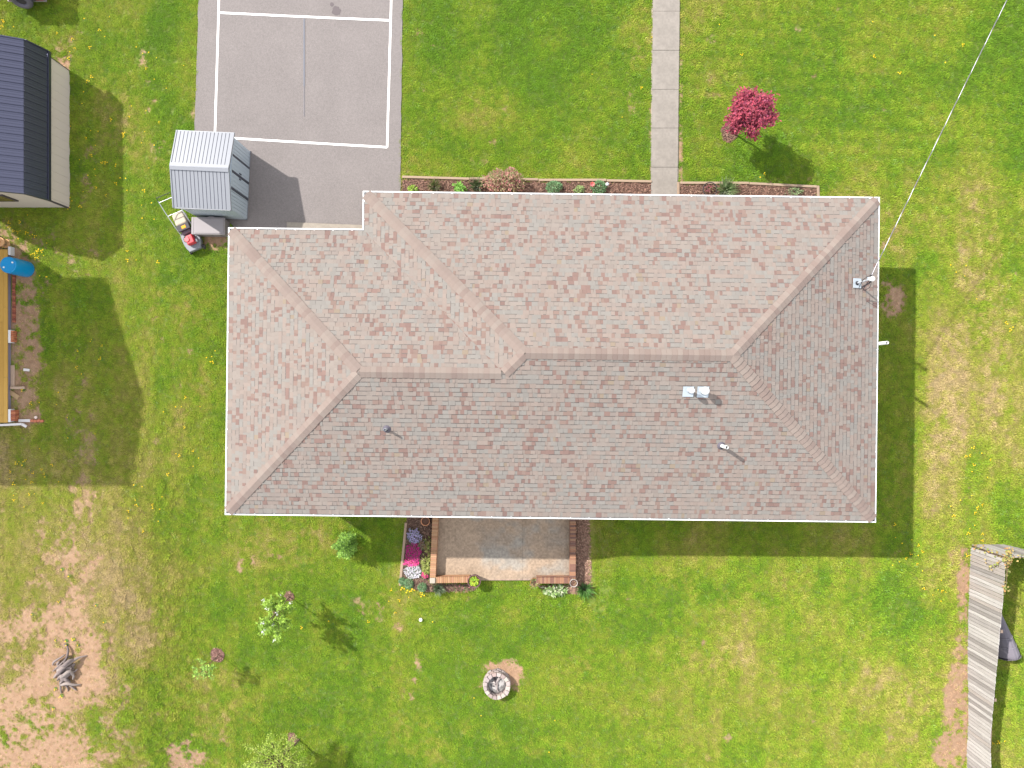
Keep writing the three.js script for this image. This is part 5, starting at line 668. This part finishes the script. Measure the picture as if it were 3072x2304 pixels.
// ---------------------------------------------------------------- dandelions and grass
for (const [px, py] of [[2185, 405], [870, 1789], [1491, 2046], [1263, 1857]]) { const c = at(px, py); maskPoly(Array.from({ length: 10 }, (_, k) => [c.x + Math.cos(k * .628) * (px === 1491 ? .46 : .05), c.z + Math.sin(k * .628) * (px === 1491 ? .46 : .05)])); }
{ // floors of sheds, box, porch
  for (const n of ['barn_shed', 'metal_shed', 'deck_box', 'wooden_porch', 'brick_stack', 'plastic_drum']) { const o = scene.getObjectByName(n); if (!o) continue; o.updateMatrixWorld(true); const q = new THREE.Box3().setFromObject(o), m = n.endsWith('shed') ? .2 : .02; maskPoly([[q.min.x + m, q.min.z + m], [q.max.x - m, q.min.z + m], [q.max.x - m, q.max.z - m], [q.min.x + m, q.max.z - m]]); }
}
{
  const R = rng(808), b = new Buf(); for (let k = 0; k < 9; k++) { const a = k / 9 * 6.283; leaf(b, V3(0, .01, 0), V3(Math.cos(a), .25, Math.sin(a)).normalize(), V3(0, 1, 0), .09, .026, [.09, .2, .025]); }
  const head = (x, z, y, r) => { for (let k = 0; k < 10; k++) { const a = k / 10 * 6.283, d = V3(Math.cos(a), .18, Math.sin(a)).normalize(); leaf(b, V3(x, y, z), d, V3(0, 1, 0), r, r * .7, [.95, .62, .0]); leaf(b, V3(x, y + .006, z), V3(Math.cos(a + .3), .5, Math.sin(a + .3)).normalize(), V3(0, 1, 0), r * .6, r * .4, [1.0, .72, .02]); } };
  const geoA = (() => { head(0, 0, .085, .026); return b.geo(); })(); const b2p = b.p.slice(), b2c = b.c.slice(); head(.055, .03, .075, .023); head(-.03, .055, .08, .022); const geoB = b.geo();
  const spots = []; const put = (cx, cy, r, n) => { for (let k = 0; k < n; k++) spots.push([cx + (R() + R() - 1) * r, cy + (R() + R() - 1) * r]); };
  for (const [x, y, r, n] of [[30, 500, 60, 14], [85, 530, 40, 10], [15, 60, 25, 6], [150, 110, 40, 5], [230, 80, 60, 5], [140, 260, 120, 12], [200, 340, 60, 8], [200, 420, 80, 12], [110, 590, 60, 6], [330, 400, 90, 8], [320, 520, 60, 5], [60, 1035, 70, 24], [130, 900, 90, 8], [210, 780, 90, 8], [380, 880, 60, 6], [460, 770, 30, 5], [320, 1090, 90, 12], [130, 1230, 120, 6], [150, 1390, 40, 5], [100, 1500, 40, 3], [400, 1000, 60, 6], [1980, 1180, 60, 12], [2030, 1260, 50, 8], [2110, 1000, 40, 8], [2090, 1140, 80, 10], [2180, 700, 30, 4], [2080, 600, 60, 5], [2100, 1180, 60, 6], [2150, 1620, 60, 5], [1500, 150, 200, 5], [1950, 120, 200, 6], [1640, 380, 30, 2], [1130, 1600, 160, 5], [880, 1300, 120, 5], [340, 160, 60, 8], [300, 260, 70, 10], [1300, 200, 200, 3], [680, 1300, 150, 4], [860, 1290, 30, 3], [2140, 1200, 40, 6]]) put(x, y, r, n);
  const mat = M(0xffffff, { vertexColors: true, roughness: .9, side: THREE.DoubleSide }); let n = 0;
  for (const [x, y] of spots) { if (n >= 295) break; const p = av(x, y); if (Math.abs(p.x) > 18.2 || Math.abs(p.z) > 14 || solid[fi(p.z) * NF + fi(p.x)]) continue; const o = mesh('dandelion', R() < .6 ? geoA : geoB, mat); o.position.copy(p); o.rotation.y = R() * 6.283; const s = .7 + .4 * R(); o.scale.set(s, s, s); tag(o, 'yellow dandelion in flower low in the lawn', 'dandelion', 'dandelions scattered over the lawn'); n++; }
  for (const [x, y] of [[1208, 1760], [1224, 1768], [1238, 1764], [1268, 1780]]) { const o = mesh('marigold', geoB, mat), p = at(x, y); p.y += .02; o.position.copy(p); o.scale.setScalar(1.3); tag(o, 'yellow orange marigold at the sedum bed edge', 'marigold', 'marigolds edging the phlox bed'); }
}
{
  // grass: tufts of bent blades, one colour each
  const blade = (b, x, z, a, lean, h, w) => { const dx = Math.cos(a), dz = Math.sin(a), sx = -dz * w / 2, sz = dx * w / 2; const m = [x + dx * lean * .4, h * .62, z + dz * lean * .4], t = [x + dx * lean, h, z + dz * lean]; b.tri([x - sx, -.005, z - sz], [x + sx, -.005, z + sz], [m[0] + sx, m[1], m[2] + sz], [1, 1, 1]); b.tri([x - sx, -.005, z - sz], [m[0] + sx, m[1], m[2] + sz], [m[0] - sx, m[1], m[2] - sz], [1, 1, 1]); b.tri([m[0] - sx, m[1], m[2] - sz], [m[0] + sx, m[1], m[2] + sz], t, [1, 1, 1]); };
  const tuft = (seed) => { const R = rng(seed), b = new Buf(); for (let k = 0; k < 10; k++) blade(b, (R() - .5) * .085, (R() - .5) * .085, R() * 6.283, .022 + .04 * R(), .020 + .022 * R(), .008 + .005 * R()); const g = b.geo(); g.deleteAttribute('color'); return g; };
  const R = rng(4711), per = 440000, m4 = new THREE.Matrix4(), q = new THREE.Quaternion(), up = V3(0, 1, 0), col = new THREE.Color(), sc = V3(1, 1, 1), ps = V3(0, 0, 0);
  const gm = new THREE.MeshPhysicalMaterial({ color: 0xffffff, roughness: .9, specularIntensity: .5, side: THREE.DoubleSide });
  for (let v = 0; v < 1; v++) {
    const im = new THREE.InstancedMesh(tuft(90 + v), gm, per); let k = 0, guard = 0;
    while (k < per && guard++ < per * 3) {
      const x = (R() * 2 - 1) * 19.6, z = (R() * 2 - 1) * 15.0, o = fi(z) * NF + fi(x); if (solid[o]) continue; const bv = bare[o], straw = R() < bv * .95; if (straw && R() < .84) continue;
      const cl = vnoise(x * 5.5, z * 5.5), d = dry[o] + (R() - .5) * .36 + bv * .3 + .24 * (vnoise(x * 6.5 + 60, z * 6.5) - .5); const c = straw ? [.33, .205, .125] : grassColor(d), f = (.72 + .6 * R()) * (.84 + .32 * cl);
      ps.set(x, ground(x, z), z); q.setFromAxisAngle(up, R() * 6.283); const s = (.75 + .6 * R()) * (.75 + .55 * cl) * (1 - .35 * bv); sc.set(s, s * (straw ? .35 : .8 + .5 * cl), s); m4.compose(ps, q, sc); im.setMatrixAt(k, m4);
      const bl = R() < .02 ? .06 : 0; col.setRGB(c[0] * f + bl * .8, c[1] * f + bl, c[2] * f + bl * .9); im.setColorAt(k, col); k++;
    }
    im.count = k; im.name = numbered('lawn_grass'); im.castShadow = im.receiveShadow = true; scene.add(im); tag(im, 'short mown lawn grass blades', 'grass', null, 'stuff');
  }
}
scene.traverse((o) => { if (o.isMesh) { o.castShadow = true; o.receiveShadow = true; } });
renderer.render(scene, camera);
